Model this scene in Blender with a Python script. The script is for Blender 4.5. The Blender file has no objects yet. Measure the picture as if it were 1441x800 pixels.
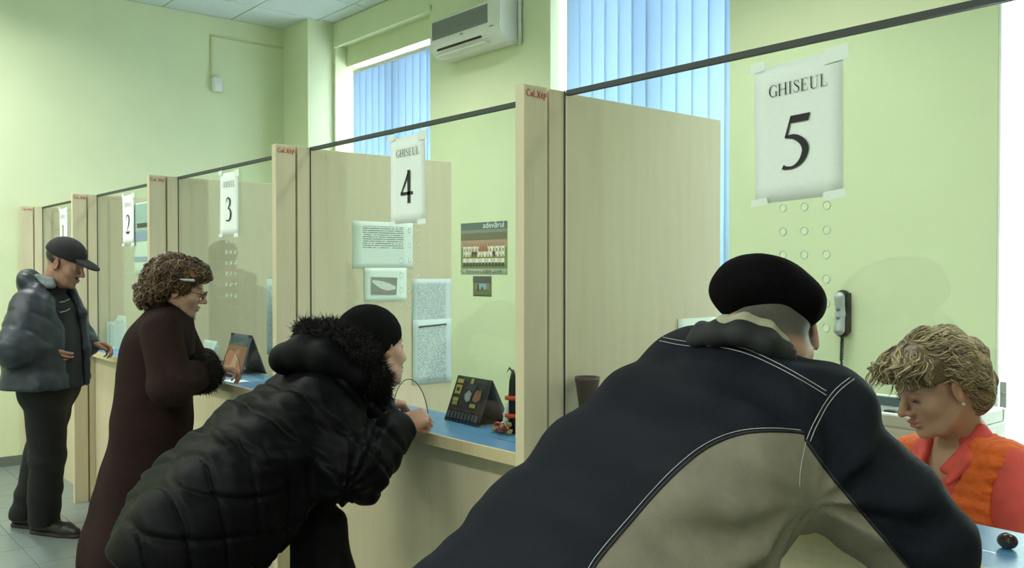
import bpy, bmesh, math, random
import numpy as np
from mathutils import Vector, Matrix
from mathutils.bvhtree import BVHTree

sc = bpy.context.scene
COL = sc.collection
random.seed(7)
RNG = np.random.RandomState(11)

# ------------------------------------------------------------------ camera
FPX, YAW, PITCH, EYE = 1251.08, 139.77, -0.93, 1.511
_a, _b = math.radians(YAW), math.radians(PITCH)
CF = np.array([math.cos(_a)*math.cos(_b), math.sin(_a)*math.cos(_b), math.sin(_b)])
CR = np.array([math.sin(_a), -math.cos(_a), 0.0])
CU = np.cross(CR, CF)
CC = np.array([0.0, 0.0, EYE])
cam_d = bpy.data.cameras.new('camera')
cam_d.sensor_width = 36.0
cam_d.lens = 36.0*FPX/1441.0
cam_d.clip_start = 0.05
cam = bpy.data.objects.new('camera', cam_d)
COL.objects.link(cam)
cam.matrix_world = Matrix(((CR[0], CU[0], -CF[0], CC[0]), (CR[1], CU[1], -CF[1], CC[1]),
                           (CR[2], CU[2], -CF[2], CC[2]), (0, 0, 0, 1)))
sc.camera = cam
sc.view_settings.view_transform = 'Standard'
sc.view_settings.look = 'None'
sc.view_settings.gamma = 1.0
sc.view_settings.use_curve_mapping = False
sc.view_settings.exposure = 0.0


def ray(px, py):
    return CF + CR*((px-720.5)/FPX) + CU*((400-py)/FPX)


def at(px, py, depth):
    """photo pixel + distance along the view axis -> world point"""
    return CC + ray(px, py)*depth


def on_y(px, py, y):
    d = ray(px, py)
    return CC + d*(y/d[1])


def on_x(px, py, x):
    d = ray(px, py)
    return CC + d*(x/d[0])


def on_z(px, py, z):
    d = ray(px, py)
    return CC + d*((z-EYE)/d[2])


def to_px(P):
    e = np.asarray(P, float)-CC
    z = e@CF
    return np.stack([720.5+FPX*(e@CR)/z, 400-FPX*(e@CU)/z], -1)


# ------------------------------------------------------------------ daylight
world = bpy.data.worlds.new('daylight')
sc.world = world
world.use_nodes = True
wb = world.node_tree.nodes['Background']
wb.inputs['Color'].default_value = (0.86, 0.94, 1.0, 1)
wb.inputs['Strength'].default_value = 9.0

# ------------------------------------------------------------------ room dimensions
XL, XR = -7.70, 3.2           # left and right walls
YF, YW = -3.4, 3.99           # wall behind the camera, window wall
H = 3.74                      # ceiling
YG, YB, YP = 1.69, 1.535, 2.386   # glass, customer end and clerk end of dividers
XD = [-1.765-1.471*k for k in range(5)]   # right faces of dividers
TOP = 2.0
HC, YC = 1.0, 1.60            # worktop height, worktop front edge

LIGHTS = [(-6.3, 0.75, 2.4), (-4.6, -2.8, 2.4), (-6.0, -1.5, 2.4), (-3.7, -1.5, 2.4), (-1.4, -1.5, 2.4), (0.9, -1.5, 2.4),  # first two are extra lamps, added to lift the left wall
          (-5.2, 2.85, 2.4), (-2.4, 2.85, 2.4), (0.4, 2.85, 2.4)]
LAMP_W = 45.0


# ------------------------------------------------------------------ material helpers
MATS = {}


def srgb(r, g, b):
    f = lambda c: ((c/255.0+0.055)/1.055)**2.4 if c/255.0 > 0.04045 else c/255.0/12.92
    return (f(r), f(g), f(b), 1.0)


def mat(name, col, rough=0.6, noise=0.0, nscale=40.0, bump=0.0, bscale=200.0, metal=0.0, spec=0.5,
        stretch=(1, 1, 1), sheen=0.0, coat=0.0, attr=False, detail=3.0):
    m = bpy.data.materials.new(name)
    m.use_nodes = True
    nt = m.node_tree
    b = nt.nodes['Principled BSDF']
    b.inputs['Roughness'].default_value = rough
    b.inputs['Metallic'].default_value = metal
    b.inputs['Specular IOR Level'].default_value = spec
    b.inputs['Sheen Weight'].default_value = sheen
    b.inputs['Coat Weight'].default_value = coat
    tc = nt.nodes.new('ShaderNodeTexCoord')
    mp = nt.nodes.new('ShaderNodeMapping')
    mp.inputs['Scale'].default_value = stretch
    nt.links.new(tc.outputs['Object'], mp.inputs['Vector'])
    base = None
    if attr:
        at_ = nt.nodes.new('ShaderNodeAttribute')
        at_.attribute_name = 'tint'
        base = at_.outputs['Color']
    n = nt.nodes.new('ShaderNodeTexNoise')
    n.inputs['Scale'].default_value = nscale
    n.inputs['Detail'].default_value = detail
    nt.links.new(mp.outputs['Vector'], n.inputs['Vector'])
    mr = nt.nodes.new('ShaderNodeMapRange')
    mr.inputs['From Min'].default_value = 0.25
    mr.inputs['From Max'].default_value = 0.75
    mr.inputs['To Min'].default_value = 1.0-noise
    mr.inputs['To Max'].default_value = 1.0+noise
    nt.links.new(n.outputs['Fac'], mr.inputs['Value'])
    mx = nt.nodes.new('ShaderNodeVectorMath')
    mx.operation = 'SCALE'
    if base is not None:
        nt.links.new(base, mx.inputs[0])
    else:
        mx.inputs[0].default_value = col[:3]
    nt.links.new(mr.outputs['Result'], mx.inputs['Scale'])
    nt.links.new(mx.outputs['Vector'], b.inputs['Base Color'])
    if bump:
        n2 = nt.nodes.new('ShaderNodeTexNoise')
        n2.inputs['Scale'].default_value = bscale
        n2.inputs['Detail'].default_value = 2.0
        nt.links.new(mp.outputs['Vector'], n2.inputs['Vector'])
        bp = nt.nodes.new('ShaderNodeBump')
        bp.inputs['Strength'].default_value = bump
        bp.inputs['Distance'].default_value = 0.004
        nt.links.new(n2.outputs['Fac'], bp.inputs['Height'])
        nt.links.new(bp.outputs['Normal'], b.inputs['Normal'])
    MATS[name] = m
    return m


def mat_emit(name, col, strength):
    m = bpy.data.materials.new(name)
    m.use_nodes = True
    nt = m.node_tree
    nt.nodes.clear()
    o = nt.nodes.new('ShaderNodeOutputMaterial')
    e = nt.nodes.new('ShaderNodeEmission')
    e.inputs['Color'].default_value = col
    e.inputs['Strength'].default_value = strength
    nt.links.new(e.outputs[0], o.inputs[0])
    return m


def mat_glass(name, tint=(0.93, 0.97, 0.94, 1), gain=1.0):
    m = bpy.data.materials.new(name)
    m.use_nodes = True
    nt = m.node_tree
    nt.nodes.clear()
    o = nt.nodes.new('ShaderNodeOutputMaterial')
    t = nt.nodes.new('ShaderNodeBsdfTransparent')
    t.inputs[0].default_value = tint
    g = nt.nodes.new('ShaderNodeBsdfGlossy')
    g.inputs['Roughness'].default_value = 0.02
    lw = nt.nodes.new('ShaderNodeLayerWeight')       # facing = 1-|cos|; Schlick reflectance
    pw = nt.nodes.new('ShaderNodeMath')
    pw.operation = 'POWER'
    pw.inputs[1].default_value = 5.0
    nt.links.new(lw.outputs['Facing'], pw.inputs[0])
    mu = nt.nodes.new('ShaderNodeMath')
    mu.operation = 'MULTIPLY_ADD'
    mu.inputs[1].default_value = 0.96*gain
    mu.inputs[2].default_value = 0.04*gain
    nt.links.new(pw.outputs[0], mu.inputs[0])
    mx = nt.nodes.new('ShaderNodeMixShader')
    nt.links.new(mu.outputs[0], mx.inputs[0])
    nt.links.new(t.outputs[0], mx.inputs[1])
    nt.links.new(g.outputs[0], mx.inputs[2])
    nt.links.new(mx.outputs[0], o.inputs[0])
    return m


def mat_translucent(name, col, tfac=0.6):
    m = bpy.data.materials.new(name)
    m.use_nodes = True
    nt = m.node_tree
    nt.nodes.clear()
    o = nt.nodes.new('ShaderNodeOutputMaterial')
    d = nt.nodes.new('ShaderNodeBsdfDiffuse')
    t = nt.nodes.new('ShaderNodeBsdfTranslucent')
    tc = nt.nodes.new('ShaderNodeTexCoord')
    mp = nt.nodes.new('ShaderNodeMapping')
    mp.inputs['Scale'].default_value = (60, 60, 400)
    n = nt.nodes.new('ShaderNodeTexNoise')
    n.inputs['Scale'].default_value = 1.0
    nt.links.new(tc.outputs['Object'], mp.inputs['Vector'])
    nt.links.new(mp.outputs['Vector'], n.inputs['Vector'])
    mr = nt.nodes.new('ShaderNodeMapRange')
    mr.inputs['To Min'].default_value = 0.9
    mr.inputs['To Max'].default_value = 1.1
    nt.links.new(n.outputs['Fac'], mr.inputs['Value'])
    vm = nt.nodes.new('ShaderNodeVectorMath')
    vm.operation = 'SCALE'
    vm.inputs[0].default_value = col[:3]
    nt.links.new(mr.outputs['Result'], vm.inputs['Scale'])
    nt.links.new(vm.outputs['Vector'], d.inputs[0])
    nt.links.new(vm.outputs['Vector'], t.inputs[0])
    mx = nt.nodes.new('ShaderNodeMixShader')
    mx.inputs[0].default_value = tfac
    nt.links.new(d.outputs[0], mx.inputs[1])
    nt.links.new(t.outputs[0], mx.inputs[2])
    nt.links.new(mx.outputs[0], o.inputs[0])
    return m


def mat_print(name, paper, ink, lines=30.0, words=22.0, axis='Z', margin=(0.12, 0.88, 0.08, 0.92), cover=0.55):
    """a page of small unreadable print: broken lines of ink on paper (Generated coordinates U=x or y, V=z)"""
    m = bpy.data.materials.new(name)
    m.use_nodes = True
    nt = m.node_tree
    b = nt.nodes['Principled BSDF']
    b.inputs['Roughness'].default_value = 0.7
    uv = nt.nodes.new('ShaderNodeUVMap')
    sp = nt.nodes.new('ShaderNodeSeparateXYZ')
    nt.links.new(uv.outputs[0], sp.inputs[0])

    def mth(op, a, v=None):
        n = nt.nodes.new('ShaderNodeMath')
        n.operation = op
        for i, q in enumerate((a, v)):
            if q is None:
                continue
            if isinstance(q, (int, float)):
                n.inputs[i].default_value = q
            else:
                nt.links.new(q, n.inputs[i])
        return n.outputs[0]
    fl = mth('FRACT', mth('MULTIPLY', sp.outputs[1], lines))
    lmask = mth('GREATER_THAN', fl, 0.5)
    row = mth('FLOOR', mth('MULTIPLY', sp.outputs[1], lines))
    cb = nt.nodes.new('ShaderNodeCombineXYZ')
    nt.links.new(mth('MULTIPLY', sp.outputs[0], words), cb.inputs[0])
    nt.links.new(mth('MULTIPLY', row, 7.31), cb.inputs[1])
    nz = nt.nodes.new('ShaderNodeTexNoise')
    nz.inputs['Scale'].default_value = 1.0
    nz.inputs['Detail'].default_value = 1.0
    nt.links.new(cb.outputs[0], nz.inputs['Vector'])
    wmask = mth('LESS_THAN', nz.outputs['Fac'], cover)
    mk = mth('MULTIPLY', lmask, wmask)
    for o_, lo, hi in ((sp.outputs[0], margin[0], margin[1]), (sp.outputs[1], margin[2], margin[3])):
        mk = mth('MULTIPLY', mk, mth('GREATER_THAN', o_, lo))
        mk = mth('MULTIPLY', mk, mth('LESS_THAN', o_, hi))
    mix = nt.nodes.new('ShaderNodeMix')
    mix.data_type = 'RGBA'
    mix.inputs[6].default_value = paper
    mix.inputs[7].default_value = ink
    nt.links.new(mk, mix.inputs[0])
    nt.links.new(mix.outputs[2], b.inputs['Base Color'])
    return m


M = {}
M['wall'] = mat('wall paint', srgb(219, 228, 190), 0.75, 0.03, 3.0, 0.1, 90)
M['ceil'] = mat('ceiling tile', srgb(214, 226, 222), 0.85, 0.05, 60.0, 0.3, 300)
M['ceil_grid'] = mat('ceiling joint', srgb(172, 186, 182), 0.8)
M['floor'] = mat('floor grout', srgb(96, 106, 104), 0.7, 0.1, 30)
M['tile'] = mat('grey floor tile', srgb(124, 135, 132), 0.35, 0.06, 8.0, 0.03, 60)
M['skirt'] = mat('dark grey skirting', srgb(108, 114, 106), 0.5, 0.08, 20)
M['wood'] = mat('birch board', srgb(212, 200, 170), 0.45, 0.05, 6.0, 0.03, 40, stretch=(6, 6, 0.5))
M['wood_edge'] = mat('birch edge strip', srgb(206, 192, 152), 0.45, 0.05, 6.0, stretch=(6, 6, 0.5))
M['blue_top'] = mat('blue laminate', srgb(92, 140, 182), 0.3, 0.05, 30)
M['rail'] = mat('dark rubber rail', srgb(46, 54, 54), 0.5, 0.05, 30)
M['glass'] = mat_glass('counter glass')
M['glass_edge'] = mat('polished glass rim', srgb(190, 222, 205), 0.15, 0.03, 30)
M['paper'] = mat('white paper', srgb(236, 250, 247), 0.7, 0.02, 20, 0.05, 60)
M['sign_paper'] = mat_translucent('thin white sign paper', srgb(248, 255, 254), 0.06)
M['tape'] = mat('adhesive tape', srgb(236, 246, 242), 0.3, 0.02, 30)
M['ink'] = mat('black ink', srgb(18, 18, 20), 0.6)
M['red_ink'] = mat('red marker', srgb(196, 40, 44), 0.6)
M['plastic'] = mat('white plastic', srgb(226, 228, 220), 0.4, 0.02, 20)
M['grey_plastic'] = mat('grey plastic', srgb(138, 142, 140), 0.45, 0.03, 30)
M['slate'] = mat('slate plastic', srgb(92, 108, 112), 0.5, 0.03, 30)
M['black'] = mat('black plastic', srgb(22, 22, 24), 0.4, 0.05, 50)
M['silver'] = mat('silver plastic', srgb(178, 182, 184), 0.35, 0.03, 40, metal=0.3)
M['frame'] = mat('white window frame', srgb(238, 240, 238), 0.4, 0.02, 10)
M['slat'] = mat_translucent('blue blind fabric', srgb(188, 207, 224), 0.58)
M['pane'] = mat_glass('window glass', (0.97, 0.98, 0.98, 1))


# ------------------------------------------------------------------ object helpers
def link(o, parent=None, kind=None):
    COL.objects.link(o)
    if parent is not None:
        o.parent = parent
        o.matrix_parent_inverse = Matrix.Translation(-Vector(parent.location))
    if kind:
        o['kind'] = kind
    return o


def tag(o, label, cat, group=None):
    o['label'] = label
    o['category'] = cat
    if group:
        o['group'] = group
    return o


def thing(name, label, cat, loc, group=None):
    o = bpy.data.objects.new(name, None)
    o.empty_display_size = 0.05
    o.location = Vector([float(c) for c in loc])
    COL.objects.link(o)
    return tag(o, label, cat, group)


def mesh(name, verts, faces, m=None, parent=None, smooth=False, kind=None, origin=None):
    me = bpy.data.meshes.new(name)
    v = np.asarray(verts, float)
    if origin is not None:
        v = v-np.asarray(origin, float)
    me.from_pydata([tuple(map(float, q)) for q in v], [], [tuple(map(int, q)) for q in faces])
    if m is not None:
        for q in (m if isinstance(m, (list, tuple)) else [m]):
            me.materials.append(q)
    if smooth:
        me.polygons.foreach_set('use_smooth', [True]*len(me.polygons))
    me.update()
    o = bpy.data.objects.new(name, me)
    if origin is not None:
        o.location = Vector([float(c) for c in origin])
    return link(o, parent, kind)


def bm_obj(name, bm, m, parent=None, smooth=False, kind=None):
    me = bpy.data.meshes.new(name)
    bm.to_mesh(me)
    bm.free()
    for q in (m if isinstance(m, (list, tuple)) else [m]):
        me.materials.append(q)
    if smooth:
        me.polygons.foreach_set('use_smooth', [True]*len(me.polygons))
    o = bpy.data.objects.new(name, me)
    return link(o, parent, kind)


def bm_box(bm, x0, x1, y0, y1, z0, z1, bev=0.0, mi=0):
    r = bmesh.ops.create_cube(bm, size=1.0)
    for v in r['verts']:
        v.co = Vector(((x0+x1)/2+v.co.x*(x1-x0), (y0+y1)/2+v.co.y*(y1-y0), (z0+z1)/2+v.co.z*(z1-z0)))
    fs = set(f for v in r['verts'] for f in v.link_faces)
    for f in fs:
        f.material_index = mi
    if bev > 0:
        es = set(e for v in r['verts'] for e in v.link_edges)
        bmesh.ops.bevel(bm, geom=list(es), offset=bev, segments=2, affect='EDGES', profile=0.5)


def box(name, x0, x1, y0, y1, z0, z1, m, parent=None, bev=0.0, kind=None):
    bm = bmesh.new()
    bm_box(bm, x0, x1, y0, y1, z0, z1, bev)
    return bm_obj(name, bm, m, parent, kind=kind)


def tube_geo(pts, radii, sides=8, closed=False, cap=True):
    pts = [np.asarray(p, float) for p in pts]
    n = len(pts)
    if np.isscalar(radii):
        radii = [radii]*n
    V, Fc = [], []
    up = None
    for i in range(n):
        if closed:
            t = pts[(i+1) % n]-pts[i-1]
        else:
            t = pts[min(i+1, n-1)]-pts[max(i-1, 0)]
        t = t/(np.linalg.norm(t)+1e-12)
        if up is None:
            up = np.array([0, 0, 1.0]) if abs(t[2]) < 0.9 else np.array([1.0, 0, 0])
        a = np.cross(t, up)
        a /= np.linalg.norm(a)+1e-12
        b = np.cross(a, t)
        up = b
        for k in range(sides):
            q = 2*math.pi*k/sides
            V.append(pts[i]+radii[i]*(a*math.cos(q)+b*math.sin(q)))
    rings = n if closed else n-1
    for i in range(rings):
        j = (i+1) % n
        for k in range(sides):
            k2 = (k+1) % sides
            Fc.append((i*sides+k, i*sides+k2, j*sides+k2, j*sides+k))
    if cap and not closed:
        Fc.append(tuple(range(sides))[::-1])
        Fc.append(tuple((n-1)*sides+k for k in range(sides)))
    return V, Fc


def tube(name, pts, radii, m, parent=None, sides=8, closed=False, kind=None):
    V, Fc = tube_geo(pts, radii, sides, closed)
    return mesh(name, V, Fc, m, parent, True, kind)


def merge(parts):
    V, Fc = [], []
    for v, f in parts:
        o = len(V)
        V.extend(v)
        Fc.extend(tuple(i+o for i in q) for q in f)
    return V, Fc


def lathe(name, prof, c, m, parent=None, seg=24, kind=None):
    V, Fc = [], []
    for r, z in prof:
        for k in range(seg):
            q = 2*math.pi*k/seg
            V.append((c[0]+r*math.cos(q), c[1]+r*math.sin(q), c[2]+z))
    for i in range(len(prof)-1):
        for k in range(seg):
            k2 = (k+1) % seg
            Fc.append((i*seg+k, i*seg+k2, (i+1)*seg+k2, (i+1)*seg+k))
    Fc.append(tuple(range(seg))[::-1])
    Fc.append(tuple((len(prof)-1)*seg+k for k in range(seg)))
    return mesh(name, V, Fc, m, parent, True, kind)


def shade_auto(o, ang=35):
    me = o.data
    me.polygons.foreach_set('use_smooth', [True]*len(me.polygons))
    me.set_sharp_from_angle(angle=math.radians(ang))
    return o


# ------------------------------------------------------------------ setting
# floor base + tiles laid one by one where the photograph shows them
fl = box('floor', XL-0.2, XR+0.2, YF-0.2, YW+0.4, -0.12, -0.004, M['floor'], kind='structure')
TS = 0.333
tile_me = None
tx0 = XL
for i in range(int((XR-XL)/TS)+1):
    for j in range(-3, 3):
        x0 = tx0+i*TS
        y0 = 1.07+(j-1)*TS
        if x0 > -2.6:
            continue
        if tile_me is None:
            bm = bmesh.new()
            bm_box(bm, 0.002, TS-0.002, 0.002, TS-0.002, -0.008, 0.0, 0.0015)
            tile_me = bpy.data.meshes.new('floor_tile')
            bm.to_mesh(tile_me)
            bm.free()
            tile_me.materials.append(M['tile'])
        o = bpy.data.objects.new('floor_tile', tile_me)
        o.location = (x0, y0, 0)
        link(o, fl)
# the rest of the tiling, one field of paving joined into one part
bm = bmesh.new()
for i in range(int((XR-XL)/TS)+1):
    for j in range(-14, 10):
        x0 = tx0+i*TS
        y0 = 1.07+(j-1)*TS
        if x0 <= -2.6 and -3 <= j < 3:
            continue
        bm_box(bm, x0+0.002, x0+TS-0.002, y0+0.002, y0+TS-0.002, -0.008, 0.0)
o = bm_obj('floor_tiling', bm, M['tile'], fl, kind='stuff')

# ceiling: slab plus square panels
ce = box('ceiling', XL-0.2, XR+0.2, YF-0.2, YW+0.4, H+0.012, H+0.12, M['ceil_grid'], kind='structure')
CT = 0.6
cme = None
for i in range(19):
    for j in range(13):
        x0 = XL+0.02+i*CT-0.1
        y0 = 3.83-(j)*CT-0.0
        x1, y1 = min(x0+CT, XR), min(y0+CT, YW)
        xa = max(x0, XL)
        if x1-xa < 0.05 or y1-y0 < 0.02:
            continue
        full = abs(x1-xa-CT) < 1e-6 and abs(y1-y0-CT) < 1e-6
        if full:
            if cme is None:
                bm = bmesh.new()
                bm_box(bm, 0.006, CT-0.006, 0.006, CT-0.006, 0.0, 0.014, 0.003)
                cme = bpy.data.meshes.new('ceiling_panel')
                bm.to_mesh(cme)
                bm.free()
                cme.materials.append(M['ceil'])
            o = bpy.data.objects.new('ceiling_panel', cme)
            o.location = (x0, y0, H)
            link(o, ce)
        else:
            box('ceiling_panel', xa+0.006, x1-0.006, y0+0.006, y1-0.006, H, H+0.014, M['ceil'], ce, 0.003)

box('wall_left', XL-0.2, XL, YF-0.2, YW+0.4, 0, H, M['wall'], kind='structure')
box('wall_right', XR, XR+0.2, YF-0.2, YW+0.4, 0, H, M['wall'], kind='structure')
box('wall_front', XL, XR, YF-0.2, YF, 0, H, M['wall'], kind='structure')
# window wall: pieces around the openings, with shallow niches
N1 = (-7.19, -5.70, 0.85, 3.54)      # niche round the far window
N2 = (-4.325, -2.905, 0.85, 3.54)    # niche round the near window
DR = (-1.546, -0.62, 0.0, 2.75)      # glazed door
bm = bmesh.new()
xs = [XL, N1[0], N1[1], N2[0], N2[1], DR[0], DR[1], XR]
for i in range(0, len(xs)-1, 2):
    bm_box(bm, xs[i], xs[i+1], YW, YW+0.34, 0, H)
for n in (N1, N2):
    bm_box(bm, n[0], n[1], YW, YW+0.34, 0, n[2])
    bm_box(bm, n[0], n[1], YW, YW+0.34, n[3], H)
bm_box(bm, DR[0], DR[1], YW, YW+0.34, DR[3], H)
bm_obj('wall_back', bm, M['wall'], kind='structure')
box('trim_1', XL, -7.223, 3.735, YW, 0, H, M['wall'], kind='structure')       # corner column
box('baseboard_left', XL, XL+0.012, YF, 3.7, 0, 0.075, M['skirt'], kind='structure')
box('baseboard_front', XL, XR, YF, YF+0.012, 0, 0.075, M['skirt'], kind='structure')
# moulding above the far window
box('trim_2', N1[0], N1[1]+0.02, YW-0.018, YW+0.02, N1[3]-0.025, N1[3]+0.02, M['wall'], kind='structure')


def window(name, n, top, lab, catn, nslat, bx0, bx1, ztop):
    """frame with two sashes and panes set at the back of the niche; blind slats hang in front"""
    w = bpy.data.objects.new(name, None)
    w.location = (n[0], YW+0.3, n[2])
    COL.objects.link(w)
    w['kind'] = 'structure'
    w['label'] = lab
    y0, y1 = YW+0.24, YW+0.30
    x0, x1, z0, z1 = n[0], n[1], n[2], top
    if top < n[3]:
        box('lintel', x0, x1, YW+0.12, YW+0.34, top, n[3], M['wall'], w)
    for a, b, c, d in ((x0, x0+0.05, z0, z1), (x1-0.05, x1, z0, z1), (x0+0.05, x1-0.05, z0, z0+0.06),
                       (x0+0.05, x1-0.05, z1-0.035, z1), ((x0+x1)/2-0.04, (x0+x1)/2+0.04, z0+0.06, z1-0.035)):
        box('frame', a, b, y0, y1, c, d, M['frame'], w, 0.004)
    for a, b in ((x0+0.05, (x0+x1)/2-0.04), ((x0+x1)/2+0.04, x1-0.05)):
        box('pane', a, b, y0+0.025, y0+0.031, z0+0.06, z1-0.035, M['pane'], w)
    box('sill', x0, x1, YW-0.03, y0, z0-0.03, z0, M['frame'], w, 0.005)
    bl = thing('vertical_blind', catn, 'blind', ((bx0+bx1)/2, YW+0.14, z0))
    box('headrail', bx0, bx1, YW+0.11, YW+0.15, ztop-0.03, ztop, M['frame'], bl, 0.003)
    pitch = (bx1-bx0)/nslat
    for k in range(nslat):
        xc = bx0+(k+0.5)*pitch
        wv = pitch*1.03/2
        an = math.radians(16)+random.uniform(-.03, .03)
        V, Fc = [], []
        segs = 6
        for zi, zz in enumerate((z0+0.06, ztop-0.03)):
            for s in range(segs+1):
                u = -1+2*s/segs
                dx = u*wv
                bow = 0.006*(1-u*u)
                V.append((xc+dx*math.cos(an), YW+0.13+dx*math.sin(an)-bow, zz))
        for s in range(segs):
            Fc.append((s, s+1, segs+1+s+1, segs+1+s))
        o = mesh('slat', V, Fc, M['slat'], bl, True)
        sm = o.modifiers.new('thick', 'SOLIDIFY')
        sm.thickness = 0.0012
    return w


window('window_1', N1, 3.36, 'tall white framed window beside the corner column',
       'blue vertical blind in the window beside the corner column', 14, -7.07, -5.60, 3.305)
window('window_2', N2, 3.50, 'tall white framed window between air conditioner and wall telephone',
       'blue vertical blind in the window right of the air conditioner', 12, -4.29, -2.91, 3.46)

# glazed balcony door, daylight behind its milky panes
d1 = bpy.data.objects.new('door_1', None)
d1.location = (DR[0], YW+0.1, 0)
COL.objects.link(d1)
d1['kind'] = 'structure'
d1['label'] = 'white glazed door bright with daylight beside the clerk'
M['milk'] = mat_translucent('milky door glass', srgb(250, 252, 252), 0.92)
yd0, yd1 = YW+0.0, YW+0.06
for a, b, c, d in ((DR[0], DR[0]+0.012, 0, DR[3]), (DR[1]-0.06, DR[1], 0, DR[3]),
                   (DR[0]+0.012, DR[1]-0.06, DR[3]-0.06, DR[3]), (DR[0]+0.012, DR[1]-0.06, 0, 0.18)):
    box('frame', a, b, yd0, yd1, c, d, M['frame'], d1, 0.004)
box('pane', DR[0]+0.012, DR[1]-0.06, yd0+0.001, yd0+0.007, 0.18, DR[3]-0.06, M['milk'], d1)
hp = box('lock_plate', DR[0]+0.018, DR[0]+0.046, yd0-0.006, yd0, 0.92, 1.04, M['silver'], d1, 0.003)
lathe('keyhole', [(0.008, 0), (0.008, 0.006)], (DR[0]+0.032, yd0-0.008, 0.99), M['grey_plastic'], hp)

# ceiling luminaires (unseen; two added to brighten the left wall): each a tray with a lamp
for k, (lx, ly, ll) in enumerate(LIGHTS):
    hall = 'over the customer side' if ly < 1 else 'over the clerk side'
    t = thing('ceiling_luminaire', 'unseen long white fluorescent ceiling luminaire %s' % hall, 'lamp', (lx, ly, H-0.07),
              'fluorescent luminaires %s' % hall)
    bm = bmesh.new()
    bm_box(bm, lx-0.75, lx+0.75, ly-0.15, ly+0.15, H-0.07, H-0.002, 0.006)
    bm_obj('housing', bm, M['plastic'], t)
    ld = bpy.data.lights.new('fluorescent_light', 'AREA')
    ld.shape = 'RECTANGLE'
    ld.size, ld.size_y = 1.45, 0.28
    ld.energy = LAMP_W*(1.12 if ly < 1 else 0.60)
    ld.color = (0.97, 1.0, 0.96)
    ld.spread = math.radians(165 if ly < 1 else 125)
    lo = bpy.data.objects.new('fluorescent_light', ld)
    lo.location = (lx, ly, H-0.075)
    link(lo, t)

# ------------------------------------------------------------------ dividers
def scribble(parent, x, y0, z0, s=1.0):
    """red marker note on the side of a divider post, written along +y"""
    strokes = [[(.020, .030), (.010, .036), (.002, .026), (.002, .012), (.010, .004), (.018, .008)],
               [(.030, .022), (.024, .014), (.028, .005), (.036, .008), (.037, .018), (.030, .022)],
               [(.046, .036), (.043, .004), (.056, .006)],
               [(.066, .034), (.084, .002)], [(.086, .036), (.064, .002)],
               [(.092, .016), (.102, .020), (.100, .028), (.092, .026), (.091, .010), (.099, .003), (.104, .008)],
               [(.110, .024), (.109, -.006)], [(.110, .022), (.120, .026), (.122, .014), (.111, .011)]]
    parts = []
    for st in strokes:
        parts.append(tube_geo([(x+0.0008, y0+u*s*0.60, z0+v*s*0.62) for u, v in st], 0.0011, 5))
    V, Fc = merge(parts)
    mesh('marker_note', V, Fc, M['red_ink'], parent, True)


NAMES = ['counter five', 'counter four', 'counter three', 'counter two', 'counter one']
sideof = ['between counters four and five', 'between counters three and four', 'between counters two and three',
          'between counters one and two', 'against the left wall']
for k, X in enumerate([XD[0]+1.471]+XD):
    lab = ('tall birch divider at the right end of the counters' if k == 0 else
           'tall birch divider with red marker note, %s' % sideof[k-1])
    t = thing('counter_divider', lab, 'divider', (X, YB, 0), 'birch dividers between the counters')
    x0 = max(X-0.036, XL+0.002)
    box('post', x0, X, YB, YB+0.083, 0, TOP, M['wood'], t, 0.002)
    box('filler', x0+0.006, X-0.005, YB+0.094, YG-0.006, 0, TOP-0.001, M['wood'], t, 0.001)
    box('tongue', x0+0.012, X-0.022, YB+0.083, YB+0.094, 0, TOP-0.002, M['wood_edge'], t)
    box('partition_panel', x0+0.008, X-0.006, YG-0.006, YP, 0.0, TOP-0.004, M['wood'], t, 0.002)
    box('glass_channel', X-0.0062, X-0.003, YG-0.007, YG-0.002, HC, TOP, M['rail'], t)
    scribble(t, X, YB+0.008, TOP-0.034, 0.95)

# ------------------------------------------------------------------ counters with glass
HOLE_C = [-1.0385, -2.5355, -4.04, -5.54, -7.0]


def fill_curve(outer, holes, ext):
    """2D outline with holes -> solid slab mesh data, lying in local XZ"""
    cu = bpy.data.curves.new('outline', 'CURVE')
    cu.dimensions = '2D'
    cu.fill_mode = 'BOTH'
    cu.extrude = ext
    for loop in [outer]+holes:
        sp = cu.splines.new('POLY')
        sp.points.add(len(loop)-1)
        for p, q in zip(sp.points, loop):
            p.co = (q[0], q[1], 0, 1)
        sp.use_cyclic_u = True
    o = bpy.data.objects.new('outline', cu)
    COL.objects.link(o)
    dg = bpy.context.evaluated_depsgraph_get()
    me = bpy.data.meshes.new_from_object(o.evaluated_get(dg))
    COL.objects.unlink(o)
    bpy.data.objects.remove(o)
    for v in me.vertices:
        v.co = Vector((v.co.x, -v.co.z, v.co.y))
    return me


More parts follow.
